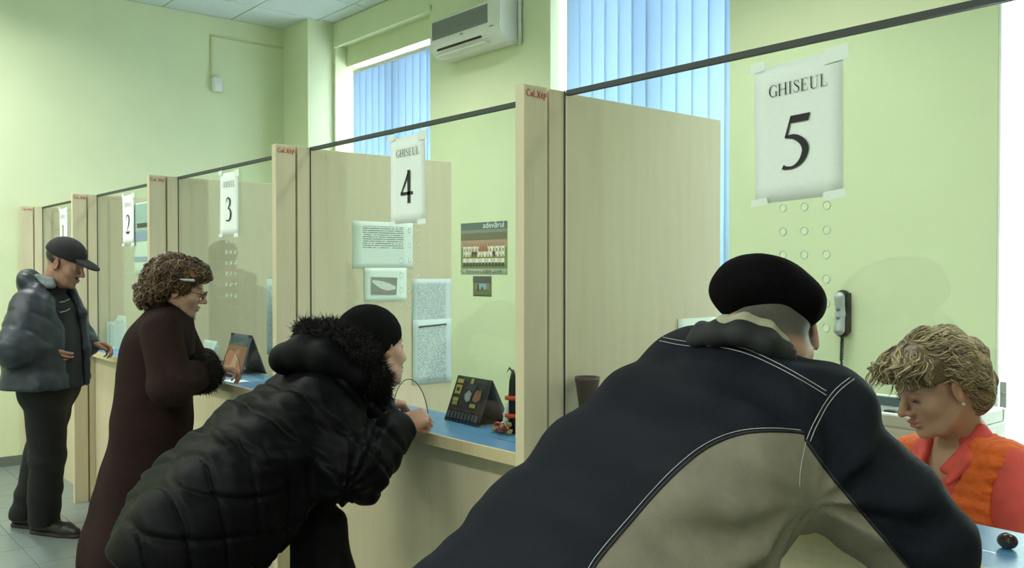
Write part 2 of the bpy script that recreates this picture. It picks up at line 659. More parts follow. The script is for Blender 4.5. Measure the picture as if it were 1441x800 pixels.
for k in range(5):
    xr = (XD[0]+1.471 if k == 0 else XD[k-1])-0.036   # left face of the divider to the right
    xl = XD[k]+0.0026
    nm = NAMES[k]
    t = thing('service_counter', 'blue topped birch %s under its glass screen' % nm, 'counter', ((xl+xr)/2, YC, 0),
              'service counters in a row')
    # worktop with a slightly bowed customer edge
    n = 16
    front = [(xl+(xr-xl)*i/n, YC-0.012*math.sin(math.pi*i/n)) for i in range(n+1)]
    def slab(fr, z0, z1, y1, name, m, par):
        V = [(x, y, z0) for x, y in fr]+[(x, y1, z0) for x, y in fr]+[(x, y, z1) for x, y in fr]+[(x, y1, z1) for x, y in fr]
        L = len(fr)
        Fc = []
        for i in range(L-1):
            Fc += [(i, i+L, i+1+L, i+1), (2*L+i, 2*L+i+1, 3*L+i+1, 3*L+i), (i, i+1, 2*L+i+1, 2*L+i), (L+i+1, L+i, 3*L+i, 3*L+i+1)]
        Fc += [(0, 2*L, 3*L, L), (L-1, 2*L-1, 4*L-1, 3*L-1)]
        return mesh(name, V, Fc, m, par)
    slab([(x, y+0.006) for x, y in front], HC-0.034, HC, 1.86, 'worktop', M['blue_top'], t)
    V = []
    L = n+1
    for dy, z in ((0, HC-0.036), (0, HC-0.001), (0.002, HC+0.0006), (0.0062, HC+0.0006), (0.0062, HC-0.036)):
        V += [(x, y+dy, z) for x, y in front]
    Fc = []
    for r in range(5):
        r2 = (r+1) % 5
        for i in range(n):
            Fc.append((r*L+i, r*L+i+1, r2*L+i+1, r2*L+i))
    mesh('edge_strip', V, Fc, M['wood_edge'], t)
    box('front_panel', xl, xr, 1.665, 1.683, 0.0, HC-0.034, M['wood'], t, 0.001)
    # glass: speech holes, arched pass-through
    hc = HOLE_C[k]
    g0, g1 = xl+0.0005, xr-0.0005
    outer = [(g0, HC+0.0015), (hc-0.108, HC+0.0015)]
    ax, ah = 0.108, 0.135
    arch = [(hc-ax*math.cos(q), HC+0.0015+ah*math.sin(q)) for q in np.linspace(0, math.pi, 21)]
    outer = [(g0, HC+0.0015)]+[tuple(map(float, q)) for q in arch]+[(g1, HC+0.0015), (g1, TOP-0.014), (g0, TOP-0.014)]
    holes = []
    hp = []
    for i in range(3):
        for j in range(6):
            cx, cz = hc+(i-1)*0.0515, 1.644-j*0.0508
            hp.append((cx, cz))
            holes.append([(cx+0.0085*math.cos(q), cz+0.0085*math.sin(q)) for q in np.linspace(0, 2*math.pi, 14, endpoint=False)][::-1])
    gt = thing('glass_screen', 'clear glass screen with round speech holes on %s' % nm, 'glass screen', ((xl+xr)/2, YG, HC),
               'glass screens of the counters')
    me = fill_curve(outer, holes, 0.002)
    me.name = 'glass_pane'
    me.materials.clear()
    me.materials.append(M['glass'])
    po = bpy.data.objects.new('glass_pane', me)
    po.location = (0, YG, 0)
    link(po, gt)
    box('top_rail', g0, g1, YG-0.007, YG+0.007, TOP-0.014, TOP, M['rail'], gt)
    # rims of the speech holes
    ring = None
    for cx, cz in hp:
        if ring is None:
            V, Fc = tube_geo([(0.0085*math.cos(q), 0, 0.0085*math.sin(q)) for q in np.linspace(0, 2*math.pi, 14, endpoint=False)],
                             0.0013, 5, closed=True)
            ring = bpy.data.meshes.new('speech_hole_rim')
            ring.from_pydata([tuple(map(float, q)) for q in V], [], Fc)
            ring.materials.append(M['glass_edge'])
            ring.polygons.foreach_set('use_smooth', [True]*len(ring.polygons))
        o = bpy.data.objects.new('speech_hole_rim', ring)
        o.location = (cx, YG-0.0015, cz)
        link(o, gt)
    tube('arch_rim', [(x, YG, z) for x, z in arch], 0.0016, M['rail'] if k in (1, 2) else M['glass_edge'], gt, 6)


# ------------------------------------------------------------------ paper signs
def ribbon(pts, hw, n=14):
    """smooth stroke through pts with half widths hw -> list of quads polygon strip"""
    pts = np.array(pts, float)
    hw = np.array(hw, float)
    tt = np.linspace(0, len(pts)-1, n*(len(pts)-1)+1)
    def cr(A, t):
        i = int(min(t, len(A)-1-1e-9))
        u = t-i
        p0, p1, p2, p3 = A[max(i-1, 0)], A[i], A[min(i+1, len(A)-1)], A[min(i+2, len(A)-1)]
        return 0.5*((2*p1)+(-p0+p2)*u+(2*p0-5*p1+4*p2-p3)*u*u+(-p0+3*p1-3*p2+p3)*u**3)
    P = np.array([cr(pts, t) for t in tt])
    W = np.array([cr(hw, t) for t in tt])
    V, Fc = [], []
    for i in range(len(P)):
        d = P[min(i+1, len(P)-1)]-P[max(i-1, 0)]
        d /= np.linalg.norm(d)+1e-9
        nn = np.array([-d[1], d[0]])
        V += [P[i]+nn*W[i], P[i]-nn*W[i]]
    for i in range(len(P)-1):
        Fc.append((2*i, 2*i+1, 2*i+3, 2*i+2))
    return V, Fc


def rect(x0, y0, x1, y1):
    return [(x0, y0), (x1, y0), (x1, y1), (x0, y1)], [(0, 1, 2, 3)]


def poly(*p):
    return list(p), [tuple(range(len(p)))]


def stem(x, w=0.055, y0=0.0, y1=1.0):
    return [rect(x-w, y0, x+w, y1), rect(x-w-0.085, y0, x+w+0.085, y0+0.03), rect(x-w-0.085, y1-0.03, x+w+0.085, y1)]


GLYPH = {
 'G': (0.86, [ribbon([(.78, .78), (.66, .93), (.46, .98), (.24, .87), (.12, .5), (.24, .14), (.46, .02), (.66, .06), (.75, .14)],
                     [.012, .02, .022, .04, .06, .04, .022, .022, .03]), rect(.765, .7, .79, .98), rect(.70, .05, .80, .42), rect(.6, .40, .88, .43)]),
 'H': (0.92, stem(.17)+stem(.75)+[rect(.17, .48, .75, .52)]),
 'I': (0.44, stem(.22)),
 'S': (0.66, [ribbon([(.53, .76), (.46, .92), (.32, .98), (.17, .88), (.16, .72), (.34, .54), (.52, .36), (.54, .17), (.40, .03), (.22, .05), (.1, .24)],
                     [.012, .02, .022, .035, .045, .055, .055, .045, .022, .02, .012]), rect(.525, .7, .55, .98), rect(.085, .0, .11, .3)]),
 'E': (0.76, stem(.17)+[rect(.17, .965, .66, 1), rect(.17, 0, .68, .035), rect(.17, .49, .5, .52), rect(.63, .8, .66, 1), rect(.66, 0, .69, .22), rect(.48, .38, .51, .62)]),
 'U': (0.90, [rect(.13, .3, .24, 1), rect(.02, .97, .36, 1), rect(.58, .97, .88, 1),
              ribbon([(.185, .34), (.2, .16), (.32, .03), (.46, .01), (.62, .06), (.71, .2), (.725, .45), (.725, 1.0)],
                     [.055, .055, .04, .025, .022, .02, .018, .018])]),
 'L': (0.72, stem(.17)+[rect(.17, 0, .64, .035), rect(.63, 0, .66, .26)]),
 '1': (0.6, [rect(.25, 0, .38, 1.0), rect(.1, 0, .53, .03), poly((.08, .84), (.1, .87), (.27, 1.0), (.38, 1.0), (.27, .92))]),
 '2': (0.66, [ribbon([(.06, .72), (.12, .9), (.28, .98), (.46, .9), (.5, .7), (.4, .45), (.2, .2), (.07, .06)],
                     [.015, .025, .035, .06, .065, .045, .02, .018]), poly((.05, 0), (.54, 0), (.6, .2), (.575, .2), (.52, .11), (.08, .11))]),
 '3': (0.62, [ribbon([(.08, .78), (.16, .93), (.3, .975), (.43, .88), (.42, .68), (.24, .54)], [.015, .025, .03, .055, .05, .015]),
              ribbon([(.24, .545), (.42, .49), (.51, .3), (.43, .09), (.25, .015), (.09, .05)], [.015, .04, .062, .05, .025, .035])]),
 '4': (0.66, [rect(.37, 0, .5, 1.0), rect(.03, .25, .62, .345), poly((.03, .3), (.09, .3), (.42, .84), (.42, 1.0))]),
 '5': (0.62, [poly((.22, .86), (.56, .86), (.6, 1.0), (.25, 1.0)), poly((.22, 1.0), (.26, 1.0), (.16, .62), (.1, .6)),
              ribbon([(.11, .61), (.3, .59), (.46, .46), (.5, .3), (.42, .12), (.27, .02), (.12, .02), (.06, .05)],
                     [.02, .05, .065, .065, .05, .03, .035, .045])]),
}


def text_geo(s, h, x0=0.0, y0=0.0, sx=1.0, space=0.03):
    parts = []
    x = 0
    for ch in s:
        adv, polys = GLYPH[ch]
        for V, Fc in polys:
            parts.append(([(x0+(x+v[0])*h*sx, y0+v[1]*h) for v in V], Fc))
        x += adv+space
    V, Fc = merge(parts)
    return V, Fc, x*h*sx


def sheet(name, origin, ux, uz, w, h, m, parent=None, curl=0.002, nx=6, nz=8, seed=0, uv=True, thick=0.0004):
    """thin sheet of paper, slightly wavy; ux, uz unit vectors, normal toward the viewer side = ux x uz reversed"""
    rs = np.random.RandomState(seed+3)
    origin, ux, uz = (np.asarray(q, float) for q in (origin, ux, uz))
    nn = np.cross(ux, uz)
    ph = rs.rand(4)*6
    V, Fc, UV = [], [], []
    for j in range(nz+1):
        for i in range(nx+1):
            u, v = i/nx, j/nz
            off = curl*(0.5+0.5*math.sin(3*u+2.4*v+ph[0]))*(0.4+abs(u-.5)+abs(v-.5))
            V.append(origin+ux*u*w+uz*v*h+nn*(off+0.0006))
            UV.append((u, v))
    for j in range(nz):
        for i in range(nx):
            a = j*(nx+1)+i
            Fc.append((a, a+1, a+nx+2, a+nx+1))
    o = mesh(name, V, Fc, m, parent, True)
    if uv:
        l = o.data.uv_layers.new(name='UVMap')
        for p in o.data.polygons:
            for li in p.loop_indices:
                l.data[li].uv = UV[o.data.loops[li].vertex_index]
    sm = o.modifiers.new('thick', 'SOLIDIFY')
    sm.thickness = thick
    sm.offset = -1
    return o


def flat_print(name, V2, Fc, origin, ux, uz, m, parent, off=0.0012):
    origin, ux, uz = (np.asarray(q, float) for q in (origin, ux, uz))
    nn = np.cross(ux, uz)
    V = [origin+ux*v[0]+uz*v[1]+nn*off for v in V2]
    return mesh(name, V, Fc, m, parent)


EX, EY, EZ = np.eye(3)
WORDS = {'5': 'largest, above the wall telephone', '4': 'above the taped notices', '3': 'behind the woman in brown', '2': 'beside a blue calendar', '1': 'behind the man in the cap'}
SIGN = [('5', -1.052, 1.655, 2.5), ('4', -2.54, 1.668, 0.5), ('3', -4.047, 1.672, -0.8), ('2', -5.54, 1.658, 0.3), ('1', -7.03, 1.655, 0)]
for ch, cx, z0, rot in SIGN:
    t = thing('paper_sign', 'white paper sign reading GHISEUL %s on glass, %s' % (ch, WORDS[ch]), 'sign', (cx, YG-0.004, z0), 'numbered counter signs')
    r = math.radians(rot)
    ux = EX*math.cos(r)+EZ*math.sin(r)
    uz = -EX*math.sin(r)*0.3+EZ
    uz /= np.linalg.norm(uz)
    og = np.array([cx-0.105, YG-0.0045, z0])
    sheet('paper', og, ux, uz, 0.21, 0.297, M['sign_paper'], t, curl=0.0015, seed=ord(ch))
    V, Fc, w = text_geo('GHISEUL', 0.026, 0, 0)
    V = [(v[0]-w/2+0.108, v[1]+0.228) for v in V]
    flat_print('heading', V, Fc, og, ux, uz, M['ink'], t, 0.004)
    V, Fc, w = text_geo(ch, 0.112, 0, 0, 1.1)
    V = [(v[0]-w/2+0.104, v[1]+0.068) for v in V]
    flat_print('digit', V, Fc, og, ux, uz, M['ink'], t, 0.004)
    for (a, b, c, d) in ((-0.012, 0.288, 0.03, 0.312), (0.17, 0.272, 0.226, 0.305), (-0.01, -0.006, 0.035, 0.012), (0.165, -0.008, 0.218, 0.012)):
        flat_print('tape', [(a, b), (c, b+0.002), (c-0.003, d), (a+0.002, d-0.003)], [(0, 1, 2, 3)], og, ux, uz, M['tape'], t, 0.0045)


# ------------------------------------------------------------------ sculpting: signed distance fields -> surface nets
_TAB = np.random.RandomState(5).rand(32, 32, 32).astype(np.float32)*2-1


def vnoise(P, freq, seed=0):
    q = P*freq+seed*7.3
    i = np.floor(q).astype(int)
    f = (q-i).astype(np.float32)
    f = f*f*(3-2*f)
    i0, i1 = i & 31, (i+1) & 31
    r = 0
    for a, ia in ((0, i0), (1, i1)):
        wa = f[:, 0] if a else 1-f[:, 0]
        for b, ib in ((0, i0), (1, i1)):
            wb_ = f[:, 1] if b else 1-f[:, 1]
            for c, ic in ((0, i0), (1, i1)):
                wc = f[:, 2] if c else 1-f[:, 2]
                r = r+wa*wb_*wc*_TAB[ia[:, 0], ib[:, 1], ic[:, 2]]
    return r


def unit(v):
    v = np.asarray(v, float)
    return v/np.linalg.norm(v)


def lerp(a, b, t):
    return np.asarray(a, float)*(1-t)+np.asarray(b, float)*t


def frame(fwd, up=(0, 0, 1)):
    """columns: forward, left, up"""
    f = unit(fwd)
    l = unit(np.cross(up, f))
    u = np.cross(f, l)
    return np.stack([f, l, u], 1)


class Field:
    def __init__(self):
        self.ops, self.disp = [], []
        self.lo, self.hi = np.full(3, 1e9), np.full(3, -1e9)

    def _b(self, p, r):
        self.lo = np.minimum(self.lo, np.asarray(p)-r)
        self.hi = np.maximum(self.hi, np.asarray(p)+r)

    def cone(self, a, b, ra, rb=None, k=0.02, sub=False, flat=None):
        a, b = np.asarray(a, float), np.asarray(b, float)
        rb = ra if rb is None else rb
        if not sub:
            self._b(a, ra*1.3)
            self._b(b, rb*1.3)
        ba = b-a
        L = max(ba@ba, 1e-12)

        def f(P):
            q = P-a
            if flat is not None:
                nn, s = flat
                q = q+np.outer((q@nn)*(1/s-1), nn)
            t = np.clip(q@ba/L, 0, 1)
            d = np.linalg.norm(q-t[:, None]*ba, axis=1)-(ra+t*(rb-ra))
            return d*(min(1, flat[1]) if flat is not None else 1)
        self.ops.append((f, k, sub))
        return self

    def ell(self, c, r, R=None, k=0.02, sub=False):
        c, r = np.asarray(c, float), np.asarray(r, float)
        if not sub:
            self._b(c, r.max())

        def f(P):
            q = P-c
            if R is not None:
                q = q@R
            k0 = np.linalg.norm(q/r, axis=1)
            k1 = np.linalg.norm(q/(r*r), axis=1)+1e-9
            return k0*(k0-1)/k1
        self.ops.append((f, k, sub))
        return self

    def chain(self, pts, rad, k=0.02):
        for i in range(len(pts)-1):
            self.cone(pts[i], pts[i+1], rad[i], rad[i+1], k)
        return self

    def cut(self, p, n, k=0.006):
        """remove everything on the side the normal points to"""
        p, n = np.asarray(p, float), unit(n)
        self.ops.append((lambda P: -((P-p)@n), k, True))
        return self

    def custom(self, f, k=0.01, sub=False):
        self.ops.append((f, k, sub))
        return self

    def __call__(self, P):
        d = None
        for f, k, sub in self.ops:
            e = f(P)
            if d is None:
                d = e
            elif sub:
                h = np.clip(0.5-0.5*(d+e)/k, 0, 1)
                d = d*(1-h)-e*h+k*h*(1-h)
            else:
                h = np.clip(0.5+0.5*(e-d)/k, 0, 1)
                d = e*(1-h)+d*h-k*h*(1-h)
        for g in self.disp:
            d = d+g(P)
        return d


def sdf_mesh(fn, vox, lo=None, hi=None, pad=0.02):
    lo = np.asarray(fn.lo if lo is None else lo, float)-pad
    hi = np.asarray(fn.hi if hi is None else hi, float)+pad
    m = 4
    nc = np.ceil((hi-lo)/(vox*m)).astype(int)+1
    n = nc*m
    cc = [lo[i]+(np.arange(nc[i])*m+(m-1)/2)*vox for i in range(3)]
    G = np.stack(np.meshgrid(*cc, indexing='ij'), -1).reshape(-1, 3)
    D = fn(G).reshape(nc)
    big = np.repeat(np.repeat(np.repeat(D, m, 0), m, 1), m, 2).astype(np.float32)
    mask = np.abs(big) < vox*m*1.35+0.012
    ii = np.argwhere(mask)
    for s in range(0, len(ii), 400000):
        b = ii[s:s+400000]
        big[b[:, 0], b[:, 1], b[:, 2]] = fn(lo+b*vox)
    F = big
    S = F < 0
    act = np.zeros(n-1, np.int8)
    cnt = np.zeros(n-1, np.int8)
    corners = [(a, b, c) for a in (0, 1) for b in (0, 1) for c in (0, 1)]
    sl = lambda o: tuple(slice(o[i], n[i]-1+o[i]) for i in range(3))
    for c in corners:
        cnt += S[sl(c)]
    A = (cnt > 0) & (cnt < 8)
    idx = np.argwhere(A)
    num = -np.ones(n-1, int)
    num[A] = np.arange(len(idx))
    acc = np.zeros((len(idx), 3))
    wt = np.zeros(len(idx))
    for ax in range(3):
        for c in corners:
            if c[ax]:
                continue
            c2 = list(c)
            c2[ax] = 1
            i0 = idx+np.array(c)
            i1 = idx+np.array(c2)
            f0 = F[i0[:, 0], i0[:, 1], i0[:, 2]]
            f1 = F[i1[:, 0], i1[:, 1], i1[:, 2]]
            x = (f0 < 0) != (f1 < 0)
            t = np.where(x, f0/np.where(x, f0-f1, 1), 0)
            p = np.tile(np.array(c, float), (len(idx), 1))
            p[:, ax] += t
            acc += p*x[:, None]
            wt += x
    V = lo+(idx+acc/wt[:, None])*vox
    quads = []
    for ax in range(3):
        o1, o2 = [(1, 2), (2, 0), (0, 1)][ax]
        a = [slice(1, n[i]-1) for i in range(3)]
        a[ax] = slice(0, n[ax]-1)
        b = list(a)
        b[ax] = slice(1, n[ax])
        s0, s1 = S[tuple(a)], S[tuple(b)]
        e = np.argwhere(s0 != s1)
        if not len(e):
            continue
        fl_ = s0[e[:, 0], e[:, 1], e[:, 2]]
        e = e+1
        e[:, ax] -= 1
        def cell(d1, d2):
            q = e.copy()
            q[:, o1] += d1
            q[:, o2] += d2
            return num[q[:, 0], q[:, 1], q[:, 2]]
        Q = np.stack([cell(-1, -1), cell(0, -1), cell(0, 0), cell(-1, 0)], 1)
        Q[~fl_] = Q[~fl_][:, ::-1]
        quads.append(Q)
    Q = np.concatenate(quads)
    Q = Q[(Q >= 0).all(1)]
    return V, Q


def mesh_np(name, V, Q, m, parent=None, origin=None, tint=None, attrs=None, smooth=True):
    me = bpy.data.meshes.new(name)
    og = np.zeros(3) if origin is None else np.asarray(origin, float)
    V = np.asarray(V, float)-og
    me.vertices.add(len(V))
    me.vertices.foreach_set('co', V.astype(np.float32).ravel())
    k = Q.shape[1]
    me.loops.add(len(Q)*k)
    me.loops.foreach_set('vertex_index', Q.astype(np.int32).ravel())
    me.polygons.add(len(Q))
    me.polygons.foreach_set('loop_start', np.arange(0, len(Q)*k, k, dtype=np.int32))
    me.update(calc_edges=True)
    me.validate()
    if smooth:
        me.polygons.foreach_set('use_smooth', [True]*len(me.polygons))
    for q in (m if isinstance(m, (list, tuple)) else [m]):
        me.materials.append(q)
    if tint is not None:
        a = me.color_attributes.new('tint', 'FLOAT_COLOR', 'POINT')
        c = np.ones((len(V), 4), np.float32)
        c[:, :3] = tint
        a.data.foreach_set('color', c.ravel())
    for an, av in (attrs or {}).items():
        a = me.attributes.new(an, 'FLOAT', 'POINT')
        a.data.foreach_set('value', np.asarray(av, np.float32))
    o = bpy.data.objects.new(name, me)
    if origin is not None:
        o.location = Vector([float(c) for c in og])
    return link(o, parent)


def wear(name, fn, vox, m, parent, tintf=None, attrf=None, **kw):
    V, Q = sdf_mesh(fn, vox, **kw)
    return mesh_np(name, V, Q, m, parent, tint=tintf(V) if tintf else None, attrs=attrf(V) if attrf else None)


# ------------------------------------------------------------------ head, hands, bodies
HEADPTS = {}


def head_field(c, fwd, up=(0, 0, 1), s=1.0, neck_to=None, fem=False):
    R = frame(fwd, up)
    c = np.asarray(c, float)
    W = lambda x, y, z: c+R@(np.array([x, y, z])*s)
    f = Field()
    f.ell(W(-.018, 0, .040), np.array([.098, .077, .086])*s, R)
    f.ell(W(.028, 0, -.035), np.array([.064, .060, .082])*s, R, .03*s)
    f.ell(W(.030, 0, -.082), np.array([.050, .048, .034])*s, R, .03*s)
    f.ell(W(.076, 0, -.104), np.array([.016, .019, .015])*s, R, .025*s)
    for y in (-1, 1):
        f.ell(W(.058, y*.040, -.030), np.array([.024, .022, .022])*s, R, .03*s)
        f.cone(W(-.01, y*.057, -.05), W(.05, y*.036, -.098), .012*s, .012*s, .03*s)
    f.cone(W(.079, -.034, .023), W(.079, .034, .023), .0105*s, .0105*s, .022*s)
    for y in (-1, 1):
        f.ell(W(.100, y*.033, .001), np.array([.017, .019, .013])*s, R, .014*s, sub=True)
    f.cone(W(.090, 0, .014), W(.117, 0, -.030), .0065*s, .0115*s, .012*s)
    for y in (-1, 1):
        f.ell(W(.102, y*.0125, -.036), np.array([.011, .0085, .008])*s, R, .008*s)
        f.ell(W(.0745, y*.032, .000), np.array([.0135, .0135, .0125])*s, R, .002*s)
        # lids
        f.cone(W(.087, y*.020, .006), W(.084, y*.044, .005), .0042*s, .0036*s, .005*s)
        f.cone(W(.086, y*.021, -.008), W(.083, y*.043, -.007), .003*s, .003*s, .005*s)
    f.ell(W(.0955, 0, -.0625), np.array([.011, .0235, .0055])*s, R, .006*s)
    f.ell(W(.0935, 0, -.0745), np.array([.011, .0195, .0065])*s, R, .006*s)
    f.ell(W(.108, 0, -.0685), np.array([.010, .026, .0018])*s, R, .003*s, sub=True)
    for y in (-1, 1):
        Re = R@np.array(Matrix.Rotation(y*0.35, 3, 'Z'))
        f.ell(W(-.006, y*.079, -.012), np.array([.019, .0085, .031])*s, Re, .006*s)
        f.ell(W(-.002, y*.088, -.008), np.array([.010, .0065, .019])*s, Re, .004*s, sub=True)
    if neck_to is not None:
        f.cone(W(-.030, 0, -.055), neck_to, .054*s, .060*s, .035*s)
    return f, R, c, s


def head_tint(V, R, c, s, skin, lip, brow, hairc=None, hairf=None):
    q = (V-c)@R/s
    t = np.tile(np.array(skin[:3]), (len(V), 1))
    def put(mask, col, a=1.0):
        m_ = np.clip(mask, 0, 1)[:, None]*a
        t[:] = t*(1-m_)+np.array(col[:3])*m_
    sm = lambda d, w: np.clip(0.5-d/w, 0, 1)
    # ruddy cheeks, nose, ears
    put(sm(np.linalg.norm((q-np.array([.10, 0, -.032]))/np.array([.03, .022, .02]), axis=1)-1, .8), (skin[0]*.95, skin[1]*.72, skin[2]*.68), .6)
    put(sm(np.linalg.norm((np.abs(q)*np.array([1, 1, -1])*np.array([1, 1, 1])-np.array([.06, .05, 0]))/np.array([.03, .03, .03]), axis=1)-1, .9), (skin[0], skin[1]*.8, skin[2]*.75), .0)
    put(sm(np.abs(q[:, 1])*-1+.078, .006)*(np.abs(q[:, 0]) < .03), (skin[0]*1.0, skin[1]*.72, skin[2]*.66), .6)
    lipd = np.minimum(np.linalg.norm((q-np.array([.0985, 0, -.0625]))/np.array([.014, .0235, .0058]), axis=1),
                      np.linalg.norm((q-np.array([.0965, 0, -.0745]))/np.array([.014, .0195, .0068]), axis=1))-1
    put(sm(lipd, .3), lip)
    for y in (-1, 1):
        e = np.linalg.norm(q-np.array([.0745, y*.032, 0]), axis=1)
        on = (e < .0142) & (q[:, 0] > .082) & (np.abs(q[:, 2]) < .0055)
        put(on.astype(float), (.55, .52, .48))
        ir = np.linalg.norm((q-np.array([.088, y*.032, -.001]))[:, 1:], axis=1)
        put((on & (ir < .0058)).astype(float), (.05, .03, .02))
        lidd = np.abs(np.abs(q[:, 2]-.0005)-.006)
        bd = np.linalg.norm((q-np.array([.083, y*.034, .026+0.0]))/np.array([.02, .020, .0045]), axis=1)-1
        put(sm(bd, .5), brow, .85)
    if hairf is not None:
        put(hairf(q), hairc)
    return t


def hand_field(wrist, fwd, palm_n, thumb_side, curl=0.5, s=1.0, spread=0.0, thumb_curl=0.3, arm_to=None):
    """fwd: wrist->knuckles; palm_n: out of the palm; thumb_side: +1/-1 along fwd x palm_n"""
    f_, p_ = unit(fwd), np.asarray(palm_n, float)
    p_ = unit(p_-f_*(p_@f_))
    l_ = np.cross(f_, p_)*thumb_side
    w = np.asarray(wrist, float)
    W = lambda x, y, z: w+(f_*x+l_*y+p_*z)*s
    R = np.stack([f_, l_, p_], 1)
    F = Field()
    F.ell(W(.048, 0, 0), np.array([.052, .041, .0155])*s, R)
    F.ell(W(.030, .022, .006), np.array([.030, .018, .014])*s, R, .012*s)
    bases = [(.090, .030), (.094, .0105), (.090, -.0095), (.082, -.028)]
    lens = [(.040, .024, .020), (.044, .028, .021), (.041, .026, .020), (.032, .020, .018)]
    for i, ((bx, by), ls) in enumerate(zip(bases, lens)):
        a0 = curl*(0.9+0.08*i)
        p = np.array([bx, by, 0.0])
        F.cone(W(.045, by*.85, 0), W(*p), .012*s, .0100*s, .012*s)
        ang = 0.0
        r = .0092-.0006*i
        for j, L in enumerate(ls):
            ang += a0*(0.9, 1.15, 0.8)[j]
            q = p+np.array([math.cos(ang)*L, (by*spread)*L*6, math.sin(ang)*L])
            F.cone(W(*p), W(*q), r*s, (r-.0008)*s, .003*s)
            r -= .0008
            p = q
    t0, t1 = np.array([.018, .030, .006]), np.array([.048, .050, .012+.02*thumb_curl])
    t2 = t1+np.array([.030, .006-.022*thumb_curl, .010+.02*thumb_curl])
    t3 = t2+np.array([.022, -.004-.018*thumb_curl, .004+.012*thumb_curl])
    F.cone(W(*t0), W(*t1), .015*s, .0125*s, .014*s)
    F.cone(W(*t1), W(*t2), .0118*s, .0105*s, .004*s)
    F.cone(W(*t2), W(*t3), .0105*s, .0085*s, .003*s)
    if arm_to is not None:
        F.cone(W(.0, 0, 0), arm_to, .024*s, .032*s, .02*s)
    return F


def body_field(J, r=1.0):
    f = Field()
    nb, hl, hr = J['neck'], J['hipL'], J['hipR']
    sl_, sr_ = J['shL'], J['shR']
    mid_h = lerp(hl, hr, .5)
    mid_s = lerp(sl_, sr_, .5)
    lat = unit(sr_-sl_)
    for t, hw, rr in ((.08, .10, .075), (.35, .075, .095), (.65, .06, .088), (.95, .075, .10)):
        c = lerp(mid_s, mid_h, t)
        f.cone(c-lat*hw, c+lat*hw, rr*r, rr*r, .05)
    f.cone(nb, mid_s, .055*r, .07*r, .05)
    for s_ in 'LR':
        f.cone(J['sh'+s_], J['el'+s_], .048*r, .038*r, .03)
        f.cone(J['el'+s_], J['wr'+s_], .038*r, .026*r, .02)
        f.cone(J['hip'+s_], J['kn'+s_], .078*r, .052*r, .03)
        f.cone(J['kn'+s_], J['an'+s_], .052*r, .036*r, .02)
        ft = J.get('toe'+s_)
        if ft is not None:
            f.cone(J['an'+s_]-np.array([0, 0, .03]), lerp(J['an'+s_], ft, .6), .028*r, .020*r, .02)
    return f


def join_parts(parts):
    Vs, Qs, Ts = [], [], []
    o = 0
    for V, Q, T in parts:
        Vs.append(V)
        Qs.append(Q+o)
        Ts.append(T)
        o += len(V)
    return np.concatenate(Vs), np.concatenate(Qs), np.concatenate(Ts)


M['skin'] = mat('skin', (1, 1, 1, 1), 0.5, 0.06, 60, 0.15, 350, attr=True, spec=0.4)
M['hair'] = mat('hair strands', (1, 1, 1, 1), 0.45, 0.12, 90, 0.3, 300, attr=True, stretch=(1, 1, 1))


def person(label, base, J, head, hands, skin, lip, brow, hvox=0.004, hairc=None, hairf=None):
    parts = []
    bf = body_field(J)
    V, Q = sdf_mesh(bf, 0.016)
    parts.append((V, Q, np.tile(np.array(skin[:3]), (len(V), 1))))
    f, R, c, s = head
    V, Q = sdf_mesh(f, hvox)
    parts.append((V, Q, head_tint(V, R, c, s, skin, lip, brow, hairc, hairf)))
    for hf in hands:
        V, Q = sdf_mesh(hf, 0.0032)
        T = np.tile(np.array(skin[:3]), (len(V), 1))*np.array([1.0, .92, .88])
        parts.append((V, Q, T))
    V, Q, T = join_parts(parts)
    o = mesh_np('person', V, Q, M['skin'], origin=base, tint=T)
    return tag(o, label, 'person')


def shoe(parent, an, toe, m, m_sole, s=1.0):
    """laced low shoe from ankle joint to toe, sole on the floor"""
    an, toe = np.asarray(an, float), np.asarray(toe, float)
    d = unit((toe-an)*np.array([1, 1, 0]))
    heel = np.array([an[0], an[1], 0])-d*.055*s
    tip = np.array([toe[0], toe[1], 0])+d*.02*s
    f = Field()
    f.cone(heel+EZ*.045, lerp(heel, tip, .35)+EZ*.055, .034*s, .036*s, .02)
    f.cone(lerp(heel, tip, .35)+EZ*.055, lerp(heel, tip, .72)+EZ*.036, .038*s, .040*s, .02)
    f.cone(lerp(heel, tip, .72)+EZ*.036, tip+EZ*.03-d*.03, .042*s, .028*s, .02)
    f.cone(np.array([an[0], an[1], .06]), np.array([an[0], an[1], .115]), .042*s, .044*s, .02)
    f.cut((0, 0, .016), (0, 0, -1))
    o = wear('shoe', f, .006, m, parent)
    g = Field()
    g.cone(heel+EZ*.012, lerp(heel, tip, .6)+EZ*.012, .036*s, .044*s, .01)
    g.cone(lerp(heel, tip, .6)+EZ*.012, tip+EZ*.012-d*.025, .044*s, .032*s, .01)
    g.cut((0, 0, .022), (0, 0, 1), .003)
    g.cut((0, 0, .0), (0, 0, -1), .003)
    wear('sole', g, .006, m_sole, o, lo=g.lo, hi=g.hi)
    return o


